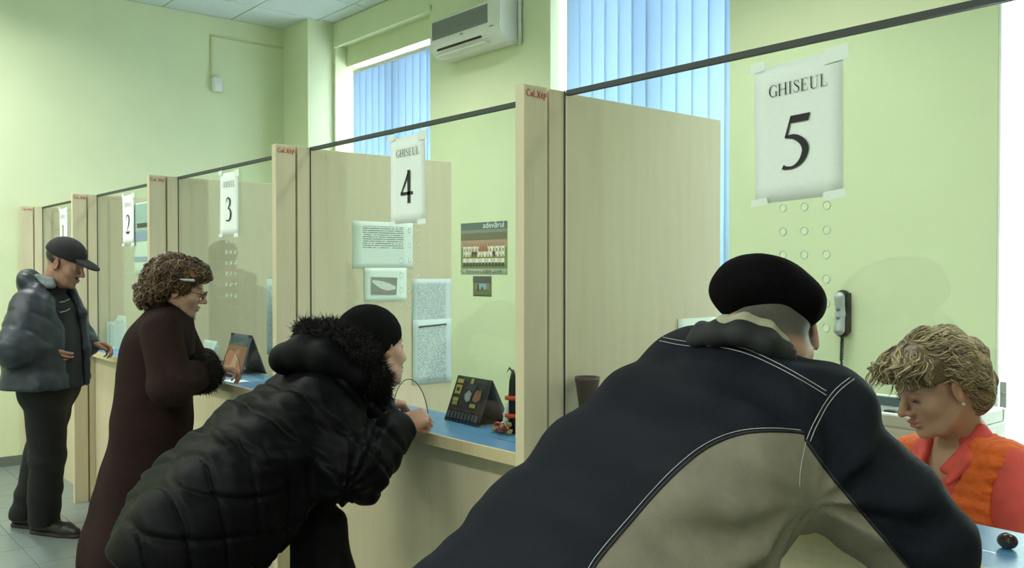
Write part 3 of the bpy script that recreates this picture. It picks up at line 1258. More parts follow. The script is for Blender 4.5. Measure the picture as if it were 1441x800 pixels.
def tufts(name, V, N, m, parent, count, length, rad, seed, cols, droop=(0, 0, -.4), curl=0.5, base=None):
    """short fur: bent three-sided spikes growing from surface points"""
    rs = np.random.RandomState(seed)
    ii = rs.randint(0, len(V), count)
    P, D = V[ii]+rs.randn(count, 3)*.002, N[ii]+rs.randn(count, 3)*.35+np.array(droop)
    D /= np.linalg.norm(D, axis=1)[:, None]
    L = length*(0.6+0.8*rs.rand(count))
    B = rs.randn(count, 3)*curl
    A1 = np.cross(D, rs.randn(count, 3))
    A1 /= np.linalg.norm(A1, axis=1)[:, None]
    A2 = np.cross(D, A1)
    rings = []
    for t, rr in ((-.15, 1.0), (.5, .7)):
        C = P+D*(L*t)[:, None]+B*(L*t*t)[:, None]
        for k in range(3):
            q = 2*math.pi*k/3
            rings.append(C+(A1*math.cos(q)+A2*math.sin(q))*rad*rr)
    tip = P+D*L[:, None]+B*L[:, None]
    VV = np.stack(rings+[tip], 1).reshape(-1, 3)
    pat = []
    for k in range(3):
        k2 = (k+1) % 3
        pat += [(k, k2, 3+k2), (k, 3+k2, 3+k), (3+k, 3+k2, 6)]
    pat = np.array(pat)
    Q = (np.arange(count)[:, None, None]*7+pat[None]).reshape(-1, 3)
    cols = np.array([c[:3] for c in cols])
    ci = cols[rs.randint(0, len(cols), count)]*(0.75+0.5*rs.rand(count, 1))
    T = np.repeat(ci, 7, 0)
    if base is not None:
        bV, bQ = base
        bt = np.concatenate([bQ[:, [0, 1, 2]], bQ[:, [0, 2, 3]]])
        VV, Q, T = join_parts([(bV, bt, np.tile(cols.mean(0)*.7, (len(bV), 1))), (VV, Q, T)])
    return mesh_np(name, VV, Q, m, parent, tint=T)


def normals_of(fn, V, e=0.003):
    g = np.stack([fn(V+np.eye(3)[i]*e)-fn(V-np.eye(3)[i]*e) for i in range(3)], 1)
    return g/(np.linalg.norm(g, axis=1)[:, None]+1e-9)


def locks(name, m, parent, curves, r0, sides, cols, seed):
    """locks of hair: tapered tubes"""
    rs = np.random.RandomState(seed)
    parts = []
    cols = [np.array(c[:3]) for c in cols]
    for cv in curves:
        n = len(cv)
        t = np.linspace(0, 1, n)
        rr = r0*(0.7+0.6*rs.rand())*np.clip(np.minimum(.55+t*3, 1)*(1-t**2.5*.85), .08, 1)
        V, Fq = tube_geo(list(cv), list(rr), sides, cap=False)
        T = np.tile(cols[rs.randint(len(cols))]*(.75+.5*rs.rand()), (len(V), 1))
        parts.append((np.array(V), np.array(Fq), T))
    V, Q, T = join_parts(parts)
    return mesh_np(name, V, Q, m, parent, tint=T)


def poly_sd(P, poly_):
    """signed distance of 2D points to closed polygon (negative inside)"""
    poly_ = np.asarray(poly_, float)
    d = np.full(len(P), 1e9)
    ins = np.zeros(len(P), bool)
    for i in range(len(poly_)):
        a, b = poly_[i], poly_[(i+1) % len(poly_)]
        e = b-a
        w = P-a
        t = np.clip(w@e/(e@e), 0, 1)
        d = np.minimum(d, np.linalg.norm(w-t[:, None]*e, axis=1))
        c = (a[1] <= P[:, 1]) != (b[1] <= P[:, 1])
        with np.errstate(divide='ignore', invalid='ignore'):
            x = a[0]+(P[:, 1]-a[1])/(e[1] if e[1] else 1e-9)*e[0]
        ins ^= c & (P[:, 0] < x)
    return np.where(ins, -d, d)


def line_d(P, pl):
    pl = np.asarray(pl, float)
    d = np.full(len(P), 1e9)
    for i in range(len(pl)-1):
        a, e = pl[i], pl[i+1]-pl[i]
        t = np.clip((P-a)@e/(e@e), 0, 1)
        d = np.minimum(d, np.linalg.norm(P-a-t[:, None]*e, axis=1))
    return d


def spline2(pts, n=8):
    pts = np.array(pts, float)
    out = []
    for i in range(len(pts)-1):
        p0, p1, p2, p3 = pts[max(i-1, 0)], pts[i], pts[i+1], pts[min(i+2, len(pts)-1)]
        for u in np.linspace(0, 1, n, endpoint=False):
            out.append(0.5*((2*p1)+(-p0+p2)*u+(2*p0-5*p1+4*p2-p3)*u*u+(-p0+3*p1-3*p2+p3)*u**3))
    out.append(pts[-1])
    return np.array(out)


def seam(name, obj, pxpts, r, m, parent, off=0.0005):
    """sewn line lying on a garment: pixel curve dropped onto the garment's surface"""
    me = obj.data
    bv = BVHTree.FromPolygons([v.co for v in me.vertices], [tuple(q.vertices) for q in me.polygons])
    og = Vector((0, 0, 0))
    runs, cur = [], []
    o0 = Vector(CC)
    last = None
    for p in spline2(pxpts, 10):
        h_ = bv.ray_cast(o0-og, Vector(ray(p[0], p[1])).normalized())
        if h_[0] is None:
            continue
        q = np.array(h_[0]+h_[1]*off+og)
        if last is not None and np.linalg.norm(q-last) > .06:
            if len(cur) > 2:
                runs.append(cur)
            cur = []
        cur.append(q)
        last = q
    if len(cur) > 2:
        runs.append(cur)
    if runs:
        V, Fc = merge([tube_geo(c, r, 5) for c in runs])
        return mesh(name, V, Fc, m, parent, True)


# ------------------------------------------------------------------ man in navy and beige jacket at counter five
def mat_panel(name, ca, cb, rough=0.7):
    """fabric in two colours, split along the sewn panel edge stored on the garment"""
    m = mat(name, ca, rough, 0.10, 25, 0.35, 420, spec=0.12)
    nt = m.node_tree
    b = nt.nodes['Principled BSDF']
    src = b.inputs['Base Color'].links[0].from_node
    a = nt.nodes.new('ShaderNodeAttribute')
    a.attribute_name = 'panel'
    lt = nt.nodes.new('ShaderNodeMath')
    lt.operation = 'LESS_THAN'
    lt.inputs[1].default_value = 0.0
    nt.links.new(a.outputs['Fac'], lt.inputs[0])
    mx = nt.nodes.new('ShaderNodeMix')
    mx.data_type = 'RGBA'
    mx.inputs[6].default_value = ca
    mx.inputs[7].default_value = cb
    nt.links.new(lt.outputs[0], mx.inputs[0])
    nt.links.new(mx.outputs[2], src.inputs[0])
    return m


M['navy_jacket'] = mat_panel('navy and beige jacket cloth', srgb(20, 23, 33), srgb(126, 120, 106))
M['felt'] = mat('black felt', srgb(13, 12, 15), 0.95, 0.2, 120, 0.5, 500, spec=0.08)
M['stitch'] = mat('pale stitching', srgb(176, 178, 178), 0.7, 0.1, 300)
M['piping'] = mat('dark piping', srgb(20, 22, 28), 0.7, 0.1, 100)
M['beige_knit'] = mat('beige collar knit', srgb(168, 166, 142), 0.85, 0.1, 150, 0.4, 500)
M['trousers'] = mat('dark trousers', srgb(15, 14, 17), 0.85, 0.15, 60, 0.3, 400)
M['shoe'] = mat('dark leather', srgb(34, 30, 30), 0.45, 0.1, 40, 0.1, 200)
M['sole'] = mat('rubber sole', srgb(44, 38, 38), 0.8, 0.1, 60)

A = np.array
SKIN_M = (0.42, 0.23, 0.16)
J5 = dict(neck=at(1060, 492, 1.66), shL=at(975, 530, 1.76), shR=at(1150, 592, 1.52),
          hipL=at(668, 850, 1.50), hipR=at(786, 915, 1.34),
          elL=on_y(960, 640, 1.52), wrL=A([-1.08, 1.625, 1.05]), elR=at(1292, 768, 1.44), wrR=A([-.84, 1.625, 1.05]))
for s_, dx in (('L', -.02), ('R', .02)):
    hp_ = J5['hip'+s_]
    J5['kn'+s_] = A([hp_[0]+dx+.02, hp_[1]+.06, .50])
    J5['an'+s_] = A([hp_[0]+dx, hp_[1]+.0, .09])
    J5['toe'+s_] = A([hp_[0]+dx+.03, hp_[1]+.17, .03])
hd = head_field(at(1084, 464, 1.68), (-.66, .62, -.40), neck_to=J5['neck'])
hands = [hand_field(J5['wrR'], (-.9, .08, 0), (0, 0, -1), 1, .5, arm_to=lerp(J5['wrR'], J5['elR'], .3)),
         hand_field(J5['wrL'], (.9, .08, 0), (0, 0, -1), -1, .5, arm_to=lerp(J5['wrL'], J5['elL'], .3))]
grey_hair = lambda q: np.clip((-.012-q[:, 0])/.01, 0, 1)*np.clip((q[:, 2]+.055)/.02, 0, 1)*np.clip((.9-np.abs(q[:, 1])/.085)/.1, 0, 1)
m5 = person('man in navy and beige jacket and black beret leaning on counter five', (J5['anL'][0], J5['anL'][1], 0), J5, hd, hands,
            SKIN_M, (.4, .18, .14), (.1, .08, .07), .004, (.10, .09, .085), grey_hair)

# jacket
f5 = Field()
ms, mh = lerp(J5['shL'], J5['shR'], .5), lerp(J5['hipL'], J5['hipR'], .5)
lat = unit(J5['shR']-J5['shL'])
lath = unit(J5['hipR']-J5['hipL'])
spine = unit(mh-ms)
back = unit(np.cross(spine, lat))          # out of the back
if back[2] < 0:
    back = -back
f5.cone(lerp(J5['shL'], ms, .12), lerp(J5['shR'], ms, .12), .092, .092, .05)
for t, hw, r in ((.22, .135, .114), (.48, .125, .128), (.75, .115, .122), (1.0, .105, .112), (1.22, .10, .112)):
    c = lerp(ms, mh, t)
    la = unit(lerp(lat, lath, min(t, 1)))
    f5.cone(c-la*hw, c+la*hw, r, r, .07)
f5.cone(J5['neck']-EZ*.02, ms+back*.02, .075, .10, .05)
# sleeves
for s_ in 'LR':
    sh, el, wr = J5['sh'+s_], J5['el'+s_], J5['wr'+s_]
    f5.cone(sh, lerp(sh, el, .5), .088, .084, .045)
    f5.cone(lerp(sh, el, .5), el, .084, .072, .03)
    f5.cone(el, lerp(el, wr, .9), .070, .050, .025)
f5.cone(J5['shR']+spine*.10, J5['elR'], .075, .074, .05)
f5.cut(lerp(ms, mh, 1.22)+spine*.06, spine)


def folds5(P):
    q = P-ms
    u = q@spine                       # along the back
    v = q@lat
    w = q@back
    wr1 = vnoise(np.stack([v*3, u*16+vnoise(P, 7, 4)*.9, w*4], 1), 1.0, 2)
    wr2 = vnoise(np.stack([v*6+u*3, u*30, w*6], 1), 1.0, 9)
    side = np.clip((v-.02)*6, 0, 1)
    d = -.007*wr1*(0.5+side)-.003*wr2
    # drag lines from the armpit across the side panel
    e = P-(J5['shR']+spine*.16)
    ang = np.arctan2(e@back, e@spine)
    rr = np.linalg.norm(e, axis=1)
    d = d-.012*np.sin(ang*11+vnoise(P, 9, 3)*1.2)*np.exp(-((rr-.19)/.12)**2)*np.clip((rr-.08)/.08, 0, 1)*np.clip((v-.06)*9, 0, 1)
    # sleeve bunching near the elbow
    s = (P-J5['shR'])@unit(J5['elR']-J5['shR'])
    near = np.exp(-(np.linalg.norm(P-lerp(J5['shR'], J5['elR'], .75), axis=1)/.13)**2)
    d = d-.005*np.sin(s*75+vnoise(P, 12, 6)*2)*near
    return d


f5.disp.append(folds5)
PANEL = spline2([(1132, 612), (1090, 609), (1045, 613), (1000, 630), (960, 660), (925, 695), (890, 735), (860, 770), (835, 803), (800, 870)], 6)
sleeve_l = spline2([(1132, 622), (1165, 668), (1210, 722), (1255, 775), (1300, 830), (1340, 900)], 6)
panel_poly = np.concatenate([PANEL, [(760, 1000), (1500, 1000)], sleeve_l[::-1]])
jk = wear('jacket', f5, .0075, M['navy_jacket'], m5,
          attrf=lambda V: {'panel': np.where((V-lerp(ms, mh, .5))@lat > -.02, poly_sd(to_px(V), panel_poly), 50.0)})
sm_ = jk.modifiers.new('smooth', 'SMOOTH')
sm_.factor = .5
sm_.iterations = 2
seam('piping', jk, [(x, y-2) for x, y in PANEL[::4]], .0024, M['piping'], jk)
seam('piping', jk, [(x+2, y-2) for x, y in sleeve_l[::4]], .0024, M['piping'], jk)
for off in (0, 6):
    seam('stitching', jk, [(928, 474+off), (965, 481+off), (1005, 482+off), (1050, 492+off), (1095, 512+off), (1135, 534+off), (1163, 551+off)], .0007, M['stitch'], jk)
    seam('stitching', jk, [(1196+off, 532+off*.3), (1176+off, 548+off*.3), (1158+off, 572), (1143+off, 600), (1134+off, 622)], .0007, M['stitch'], jk)
seam('stitching', jk, [(x-5, y-6) for x, y in PANEL[::4]], .0007, M['stitch'], jk)
seam('stitching', jk, [(1134, 622), (1129, 645), (1126, 665), (1125, 685)], .0007, M['stitch'], jk)

# collars
nk, hdc = J5['neck'], hd[2]
fc = Field()
cdir = unit(hdc-nk)
R5 = frame((-.66, .62, -.1))
def ring(f, c, n_, ra, rt, hgt, k=.01, a0=0, a1=2*math.pi, N=18, tilt=None, squash=1.0):
    n_ = unit(n_)
    a_ = unit(np.cross(n_, (0.3, 0.2, 1) if abs(n_[2]) < .9 else (1, 0, 0)))
    b_ = np.cross(n_, a_)
    pts = [c+(a_*math.cos(q)+b_*math.sin(q)*squash)*ra for q in np.linspace(a0, a1, N)]
    for i in range(len(pts)-1):
        f.cone(pts[i], pts[i+1], rt, rt, k)
        if hgt:
            f.cone(pts[i]+n_*hgt, pts[i+1]+n_*hgt, rt*.8, rt*.8, hgt*.8)
    return pts
fc.chain([at(972, 478, 1.68), at(988, 463, 1.66), at(1012, 462, 1.605), at(1045, 461, 1.575), at(1080, 474, 1.560), at(1106, 494, 1.565), at(1120, 512, 1.60)],
         [.008, .012, .013, .013, .013, .012, .008], .015)
fc.chain([at(980, 482, 1.66), at(1010, 474, 1.60), at(1045, 474, 1.565), at(1080, 488, 1.550), at(1106, 506, 1.555)], [.010]*5, .03)
wear('collar', fc, .005, M['piping'], m5)
fi = Field()
fi.chain([at(1000, 462, 1.64), at(1018, 451, 1.60), at(1048, 447, 1.578), at(1080, 458, 1.572), at(1104, 478, 1.585)], [.006, .008, .008, .008, .006], .01)
fi.chain([at(1004, 470, 1.63), at(1020, 460, 1.595), at(1048, 457, 1.575), at(1080, 468, 1.568), at(1104, 488, 1.58)], [.008]*5, .02)
wear('inner_collar', fi, .005, M['beige_knit'], m5)
# beret
fb = Field()
hc5, Rh = hd[2], hd[1]
bx = CR
bo = hc5+Rh[:, 2]*.055-Rh[:, 0]*.01
ang = math.radians(-14)
b_r = CR*math.cos(ang)+EZ*math.sin(ang)
b_f = unit(CF-b_r*(CF@b_r)-EZ*.35)
b_f = unit(b_f-b_r*(b_f@b_r))
b_u = np.cross(b_r, b_f)
RB = np.stack([b_f, -b_r, b_u], 1)
bc = at(1078, 418, 1.67)
fb.ell(bc, A([.112, .098, .052]), RB)
fb.ell(bc-b_r*.020+b_u*.016, A([.105, .078, .052]), RB, .03)
fb.ell(bc+b_r*.05-b_u*.012, A([.10, .050, .036]), RB, .03)
fb.disp.append(lambda P: .002*vnoise(P, 30, 3))
wear('beret', fb, .005, M['felt'], m5)
# trousers and shoes (below the frame)
ft = Field()
for s_ in 'LR':
    ft.cone(J5['hip'+s_], J5['kn'+s_], .105, .085, .04)
    ft.cone(J5['kn'+s_], J5['an'+s_]-EZ*.02, .085, .075, .03)
ft.cut((0, 0, .045), (0, 0, -1))
wear('trousers', ft, .014, M['trousers'], m5)
for s_ in 'LR':
    shoe(m5, J5['an'+s_], J5['toe'+s_], M['shoe'], M['sole'])


# ------------------------------------------------------------------ woman in black quilted coat at counter four
M['puffer'] = mat('black quilted nylon', srgb(9, 9, 12), 0.5, 0.12, 30, 0.2, 260, spec=0.06)
M['fur_black'] = mat('black fur', (1, 1, 1, 1), 0.7, 0.1, 60, attr=True, spec=0.2)
M['knit_black'] = mat('black knit', srgb(10, 10, 12), 0.9, 0.2, 200, 0.6, 600, spec=0.1)
M['velvet'] = mat('black patterned cloth', srgb(10, 9, 11), 0.8, 0.3, 70, 0.3, 300, spec=.2)
SKIN_W = (0.50, 0.29, 0.21)
J4 = dict(neck=at(482, 506, 2.72), shR=at(462, 575, 2.58), shL=at(455, 530, 2.92), hipR=at(290, 735, 2.40), hipL=at(275, 705, 2.66),
          elR=at(497, 660, 2.50), wrR=at(560, 602, 2.70), elL=at(520, 600, 2.95), wrL=A([-2.60, 1.60, 1.05]))
for s_, dx in (('L', -.03), ('R', .03)):
    hp_ = J4['hip'+s_]
    J4['kn'+s_] = A([hp_[0]+dx, hp_[1]+.10, .48])
    J4['an'+s_] = A([hp_[0]+dx, hp_[1]+.05, .09])
    J4['toe'+s_] = A([hp_[0]+dx+.04, hp_[1]+.20, .03])
# head looks at the clerk through the glass
fw4 = unit(CR*.70+CF*.71-EZ*.05)
hd4 = head_field(at(526, 492, 2.74), fw4, unit(EZ-CR*.30), .96, neck_to=J4['neck'])
hands = [hand_field(J4['wrR'], unit(CR*.80+CF*.35+EZ*.30), unit(CF*.55-EZ*.80+CR*.1), 1, 1.3, .98, thumb_curl=.9, arm_to=lerp(J4['wrR'], J4['elR'], .4)),
         hand_field(J4['wrL'], (.3, .6, 0), (0, 0, -1), -1, 1.1, .95, arm_to=lerp(J4['wrL'], J4['elL'], .4))]
m4 = person('woman in black quilted coat and knit hat bending to counter four', (J4['anL'][0], J4['anL'][1], 0), J4, hd4, hands,
            SKIN_W, (.5, .22, .2), (.12, .08, .06), .004)

f4 = Field()
ms4, mh4 = lerp(J4['shL'], J4['shR'], .5), lerp(J4['hipL'], J4['hipR'], .5)
lat4 = unit(J4['shR']-J4['shL'])
sp4 = unit(mh4-ms4)
bk4 = unit(np.cross(sp4, lat4))
bk4 = bk4 if bk4[2] > 0 else -bk4
f4.cone(lerp(J4['shL'], ms4, .15)+bk4*.01, lerp(J4['shR'], ms4, .15)+bk4*.01, .095, .095, .05)
for t, hw, r in ((.25, .12, .140), (.5, .12, .168), (.75, .13, .182), (1.0, .14, .172), (1.2, .15, .160)):
    c = lerp(ms4, mh4, t)-bk4*.025
    f4.cone(c-lat4*hw, c+lat4*hw, r, r, .08)
hem = lerp(ms4, mh4, 1.32)
hemd = unit(sp4*.75-EZ*.65)
f4.cone(lerp(ms4, mh4, 1.12)-bk4*.02-lat4*.15, hem+hemd*.25-lat4*.15, .15, .15, .08)
f4.cone(lerp(ms4, mh4, 1.12)-bk4*.02+lat4*.15, hem+hemd*.25+lat4*.15, .15, .15, .08)
f4.cone(J4['neck'], ms4, .09, .11, .05)
for s_ in 'LR':
    sh, el, wr = J4['sh'+s_], J4['el'+s_], J4['wr'+s_]
    f4.cone(sh, el, .098, .098, .045)
    f4.cone(el, lerp(el, wr, .96), .104, .064, .03)
f4.cut(hem+hemd*.03, hemd, .02)


def puff4(P):
    q = P-ms4
    u, v, w = q@sp4, q@lat4, q@bk4
    n1 = vnoise(P, 6, 1)
    # quilting: slanted seams on the lower coat, a chevron over the hip
    g = 0
    for sgn in (-1, 1):
        ph = (u*.82+sgn*(w*.75+v*.25))/.105+n1*.12
        tri = np.abs(ph-np.round(ph))*.105
        g = g+np.exp(-(tri/.008)**2)
    low = np.clip((u-.22)*6, 0, 1)
    ph = u/.105+n1*.15
    tri = np.abs(ph-np.round(ph))*.105
    up = np.exp(-(tri/.009)**2)*(1-low)
    d = .011*g*low*.8+.008*up
    # crumples at waist and armpit
    wr1 = vnoise(np.stack([u*26+w*14+n1, v*6, w*12-u*4], 1), 1.0, 5)
    wr2 = vnoise(np.stack([u*40-w*22, v*9, w*16], 1), 1.0, 8)
    amp = np.exp(-((u-.22)/.20)**2)
    d = d-(.012*wr1+.005*wr2)*(.25+amp)
    # sleeve rings
    ax = unit(J4['elR']-J4['shR'])
    near = np.exp(-(np.linalg.norm(P-J4['elR'], axis=1)/.16)**2)
    ang = np.arctan2((P-J4['elR'])@bk4, (P-J4['elR'])@CR)
    d = d-.010*np.sin(ang*9+vnoise(P, 10, 2)*1.6)*near
    return d


f4.disp.append(puff4)
ct = wear('coat', f4, .0065, M['puffer'], m4)
# padded hood rolled on the shoulders, fur edged
fh = Field()
hp1 = [at(402, 506, 2.70), at(430, 496, 2.66), at(470, 506, 2.60), at(508, 532, 2.58)]
fh.chain(hp1, [.040, .050, .052, .040], .04)
fh.chain([at(402, 506, 2.72), at(430, 500, 2.85), at(470, 505, 2.92)], [.04, .05, .045], .04)
fh.disp.append(lambda P: .005*vnoise(P, 14, 3))
wear('hood', fh, .007, M['puffer'], m4)
ff = Field()
ff.chain([at(432, 470, 2.72), at(462, 474, 2.66), at(490, 484, 2.62), at(512, 506, 2.60), at(528, 536, 2.60), at(537, 560, 2.64)],
         [.030, .034, .040, .042, .038, .022], .03)
ff.chain([at(432, 470, 2.72), at(462, 468, 2.82), at(500, 480, 2.88)], [.03, .035, .03], .03)
ff.disp.append(lambda P: .006*vnoise(P, 45, 3))
V, Q = sdf_mesh(ff, .007)
tufts('fur_collar', V, normals_of(ff, V), M['fur_black'], m4, 6000, .015, .0016, 4, [srgb(12, 10, 11), srgb(20, 16, 18), srgb(8, 7, 8)], (0, 0, -.2), .5, base=(V, Q))
# knit hat
fk = Field()
Rk = hd4[1]
kc = hd4[2]
W4 = lambda x, y, z: kc+Rk@A([x, y, z])*.96
fk.ell(W4(-.016, 0, .046), A([.114, .094, .100])*.96, Rk)
fk.ell(W4(-.045, 0, .000), A([.072, .090, .085])*.96, Rk, .03)
fk.cut(W4(.052, 0, .012), Rk@unit(A([.50, 0, -.86])), .01)
fk.disp.append(lambda P: .0012*vnoise(P, 60, 3))
hat4 = wear('knit_hat', fk, .005, M['knit_black'], m4)
# cloth bag hanging from her arm
t = thing('cloth_bag', 'black cloth bag hanging in front of the woman in black coat', 'bag', at(455, 900, 2.60))
fs = Field()
fs.chain([at(440, 690, 2.64), at(450, 740, 2.62), at(462, 820, 2.60), at(470, 900, 2.58)], [.05, .068, .085, .095], .03)
fs.cone(at(430, 710, 2.62), at(440, 900, 2.62), .05, .07, .03)
fs.cut(at(460, 925, 2.6), (0, 0, -1), .02)
fs.disp.append(lambda P: .006*np.sin(P@CR*95+vnoise(P, 5, 2)*2))
wear('bag_body', fs, .009, M['velvet'], t)
for dd in (-.03, .03):
    tube('strap', [at(437, 700, 2.64+dd), at(455, 670, 2.62+dd), at(478, 650, 2.56+dd*.5), at(492, 640, 2.52)], .008, M['velvet'], t, 6)
ft = Field()
for s_ in 'LR':
    ft.cone(J4['hip'+s_], J4['kn'+s_], .09, .07, .04)
    ft.cone(J4['kn'+s_], J4['an'+s_]-EZ*.02, .07, .06, .03)
ft.cut((0, 0, .045), (0, 0, -1))
wear('trousers', ft, .014, M['trousers'], m4)
for s_ in 'LR':
    shoe(m4, J4['an'+s_], J4['toe'+s_], M['shoe'], M['sole'], .92)


# ------------------------------------------------------------------ woman in brown coat at counter three
M['brown_wool'] = mat('dark brown wool', srgb(44, 31, 30), 0.92, 0.15, 80, 0.4, 420, spec=0.08)
M['fur_brown'] = mat('brown fur', (1, 1, 1, 1), 0.75, 0.1, 60, attr=True, spec=0.2)
D2 = 3.72
J2 = dict(neck=at(238, 428, D2+.03), shR=at(226, 466, D2-.16), shL=at(246, 456, D2+.18), hipR=at(200, 600, D2-.08), hipL=at(215, 596, D2+.14),
          elR=at(240, 545, D2-.24), wrR=at(296, 521, D2-.02), elL=at(275, 530, D2+.26), wrL=at(288, 506, D2+.30),
          knR=A([0, 0, 0.]), knL=A([0, 0, 0.]))
for s_ in 'LR':
    b2 = on_z(165 if s_ == 'R' else 190, 815, .05)
    J2['an'+s_] = A([J2['hip'+s_][0]-.05, J2['hip'+s_][1]-.06, .09])
    J2['kn'+s_] = lerp(J2['hip'+s_], J2['an'+s_], .5)+A([0, .04, 0])
    J2['toe'+s_] = J2['an'+s_]+A([.05, .16, -.06])
fw2 = unit(CR*.95+CF*.20-EZ*.28)
hd2 = head_field(at(254, 406, D2+.02), fw2, unit(EZ+CR*.25), .94, neck_to=J2['neck'])
hands = [hand_field(J2['wrR'], unit(CR*.9+CF*.5+EZ*.05), (0, 0, -1), 1, .75, .9, arm_to=lerp(J2['wrR'], J2['elR'], .4)),
         hand_field(J2['wrL'], unit(-CR*.2+CF*.3+EZ*.05), (0, 0, -1), -1, .75, .9, arm_to=lerp(J2['wrL'], J2['elL'], .4))]
m2 = person('woman in long brown coat with curly hair and glasses at counter three', (J2['anR'][0], J2['anR'][1], 0), J2, hd2, hands,
            SKIN_W, (.5, .22, .2), (.10, .06, .04), .004)
f2 = Field()
ax2 = unit(J2['shR']-J2['shL'])
f2.cone(J2['shR']-ax2*.05, J2['shL']+ax2*.05, .085, .085, .05)
ctr = lambda px, py: at(px, py, D2+.02)
for px, py, hw, r in ((222, 490, .035, .138), (219, 540, .03, .145), (214, 600, .04, .158), (205, 670, .05, .175), (197, 735, .06, .195), (192, 790, .07, .21)):
    c = ctr(px, py)
    f2.cone(c-ax2*hw, c+ax2*hw, r, r, .09)
f2.cone(J2['neck'], lerp(J2['shL'], J2['shR'], .5), .075, .09, .05)
for s_ in 'LR':
    sh, el, wr = J2['sh'+s_], J2['el'+s_], J2['wr'+s_]
    f2.cone(sh, el, .078, .082, .014)
    f2.cone(el, lerp(el, wr, .92), .080, .060, .02)
f2.cut((0, 0, .30), (0, 0, -1), .008)


def drape2(P):
    ang = np.arctan2((P-ctr(210, 600))@CF, (P-ctr(210, 600))@CR)
    low = np.clip((1.0-P[:, 2])*1.6, 0, 1)
    d = -.014*np.sin(ang*6+vnoise(P, 2.2, 3)*1.5)*low
    d = d-.006*vnoise(np.stack([P[:, 0]*6, P[:, 1]*6, P[:, 2]*12], 1), 1.0, 4)
    near = np.exp(-(np.linalg.norm(P-J2['elR'], axis=1)/.12)**2)
    d = d-.008*np.sin((P@unit(CR+EZ*.6))*70+vnoise(P, 8, 3)*2)*near
    return d


f2.disp.append(drape2)
coat2 = wear('coat', f2, .010, M['brown_wool'], m2)
fc = Field()
ncd = unit(hd2[2]-J2['neck'])
ring(fc, J2['neck']-ncd*.005, ncd, .080, .024, .012, .02)
fc.disp.append(lambda P: .004*vnoise(P, 50, 3))
V, Q = sdf_mesh(fc, .008)
BRF = [srgb(24, 17, 17), srgb(34, 24, 23), srgb(18, 13, 13)]
tufts('fur_collar', V, normals_of(fc, V), M['fur_brown'], m2, 2600, .013, .0016, 6, BRF, base=(V, Q))
for s_ in 'R':
    el, wr = J2['el'+s_], J2['wr'+s_]
    fq = Field()
    a_ = lerp(el, wr, .80)
    ring(fq, a_, wr-el, .050, .026, .02, .02)
    fq.cone(lerp(el, wr, .74), lerp(el, wr, .92), .062, .058, .02)
    fq.disp.append(lambda P: .004*vnoise(P, 50, 3))
    V, Q = sdf_mesh(fq, .008)
    tufts('fur_cuff', V, normals_of(fq, V), M['fur_brown'], m2, 1500, .012, .0016, 8, BRF, base=(V, Q))
ft = Field()
for s_ in 'LR':
    ft.cone(J2['kn'+s_], J2['an'+s_]-EZ*.02, .06, .05, .03)
ft.cut((0, 0, .045), (0, 0, -1))
wear('stockings', ft, .012, M['trousers'], m2)
for s_ in 'LR':
    shoe(m2, J2['an'+s_], J2['toe'+s_], M['shoe'], M['sole'], .9)
# curly hair
R2, c2 = hd2[1], hd2[2]
fhair = Field()
W2 = lambda x, y, z: c2+R2@A([x, y, z])
fhair.ell(W2(-.030, 0, .055), A([.108, .100, .085]), R2)
fhair.ell(W2(-.085, 0, .000), A([.080, .095, .085]), R2, .04)
fhair.ell(W2(-.105, 0, -.055), A([.060, .085, .050]), R2, .04)
fhair.ell(W2(.050, 0, .088), A([.048, .075, .034]), R2, .03)
fhair.ell(W2(.085, 0, -.015), A([.070, .090, .070]), R2, .03, sub=True)
fhair.disp.append(lambda P: .010*vnoise(P, 38, 3)+.005*vnoise(P, 80, 5))
V, Q = sdf_mesh(fhair, .006)
CURL = [srgb(80, 56, 34), srgb(100, 74, 46), srgb(58, 40, 27), srgb(118, 92, 60)]
mesh_np('hair', V, Q, M['hair'], m2, tint=np.tile(A(srgb(62, 44, 30)[:3]), (len(V), 1))*(1+.3*vnoise(V, 50, 3))[:, None])
rs = np.random.RandomState(3)
cv = []
N_ = normals_of(fhair, V)
for i in rs.randint(0, len(V), 1500):
    p, n_ = V[i], N_[i]
    t1 = unit(np.cross(n_, rs.randn(3)))
    t2 = np.cross(n_, t1)
    rr = .007+.006*rs.rand()
    st = rs.rand()*6
    cv.append([p+n_*(.002+.004*k/9)+(t1*math.cos(st+k*.75)+t2*math.sin(st+k*.75))*rr-EZ*.0022*k for k in range(10)])
locks('curls', M['hair'], m2, cv, .0027, 4, CURL, 5)
# hair clip
cl = W2(.028, -.092, .055)
Rc = frame(R2[:, 0], R2[:, 2])
f_ = Field()
f_.cone(cl+Rc[:, 0]*.025, cl-Rc[:, 0]*.025-Rc[:, 2]*.01, .007, .005)
wear('hair_clip', f_, .003, M['silver'], m2)
# glasses
def glasses(parent, c, R, s, m):
    W = lambda x, y, z: c+R@(A([x, y, z])*s)
    parts = []
    for y in (-1, 1):
        parts.append(tube_geo([W(.108+.0*math.cos(q), y*.034+.024*math.cos(q), -.004+.018*math.sin(q)) for q in np.linspace(0, 2*math.pi, 18, endpoint=False)], .0018, 5, closed=True))
        parts.append(tube_geo([W(.106, y*.058, .004), W(.06, y*.078, .006), W(-.004, y*.086, .010), W(-.02, y*.085, -.008)], .0017, 5))
    parts.append(tube_geo([W(.108, -.010, .0), W(.114, 0, .004), W(.108, .010, .0)], .0016, 5))
    V, Fc = merge(parts)
    return mesh('glasses', V, Fc, m, parent, True)
glasses(m2, c2, R2, .94, M['black'])

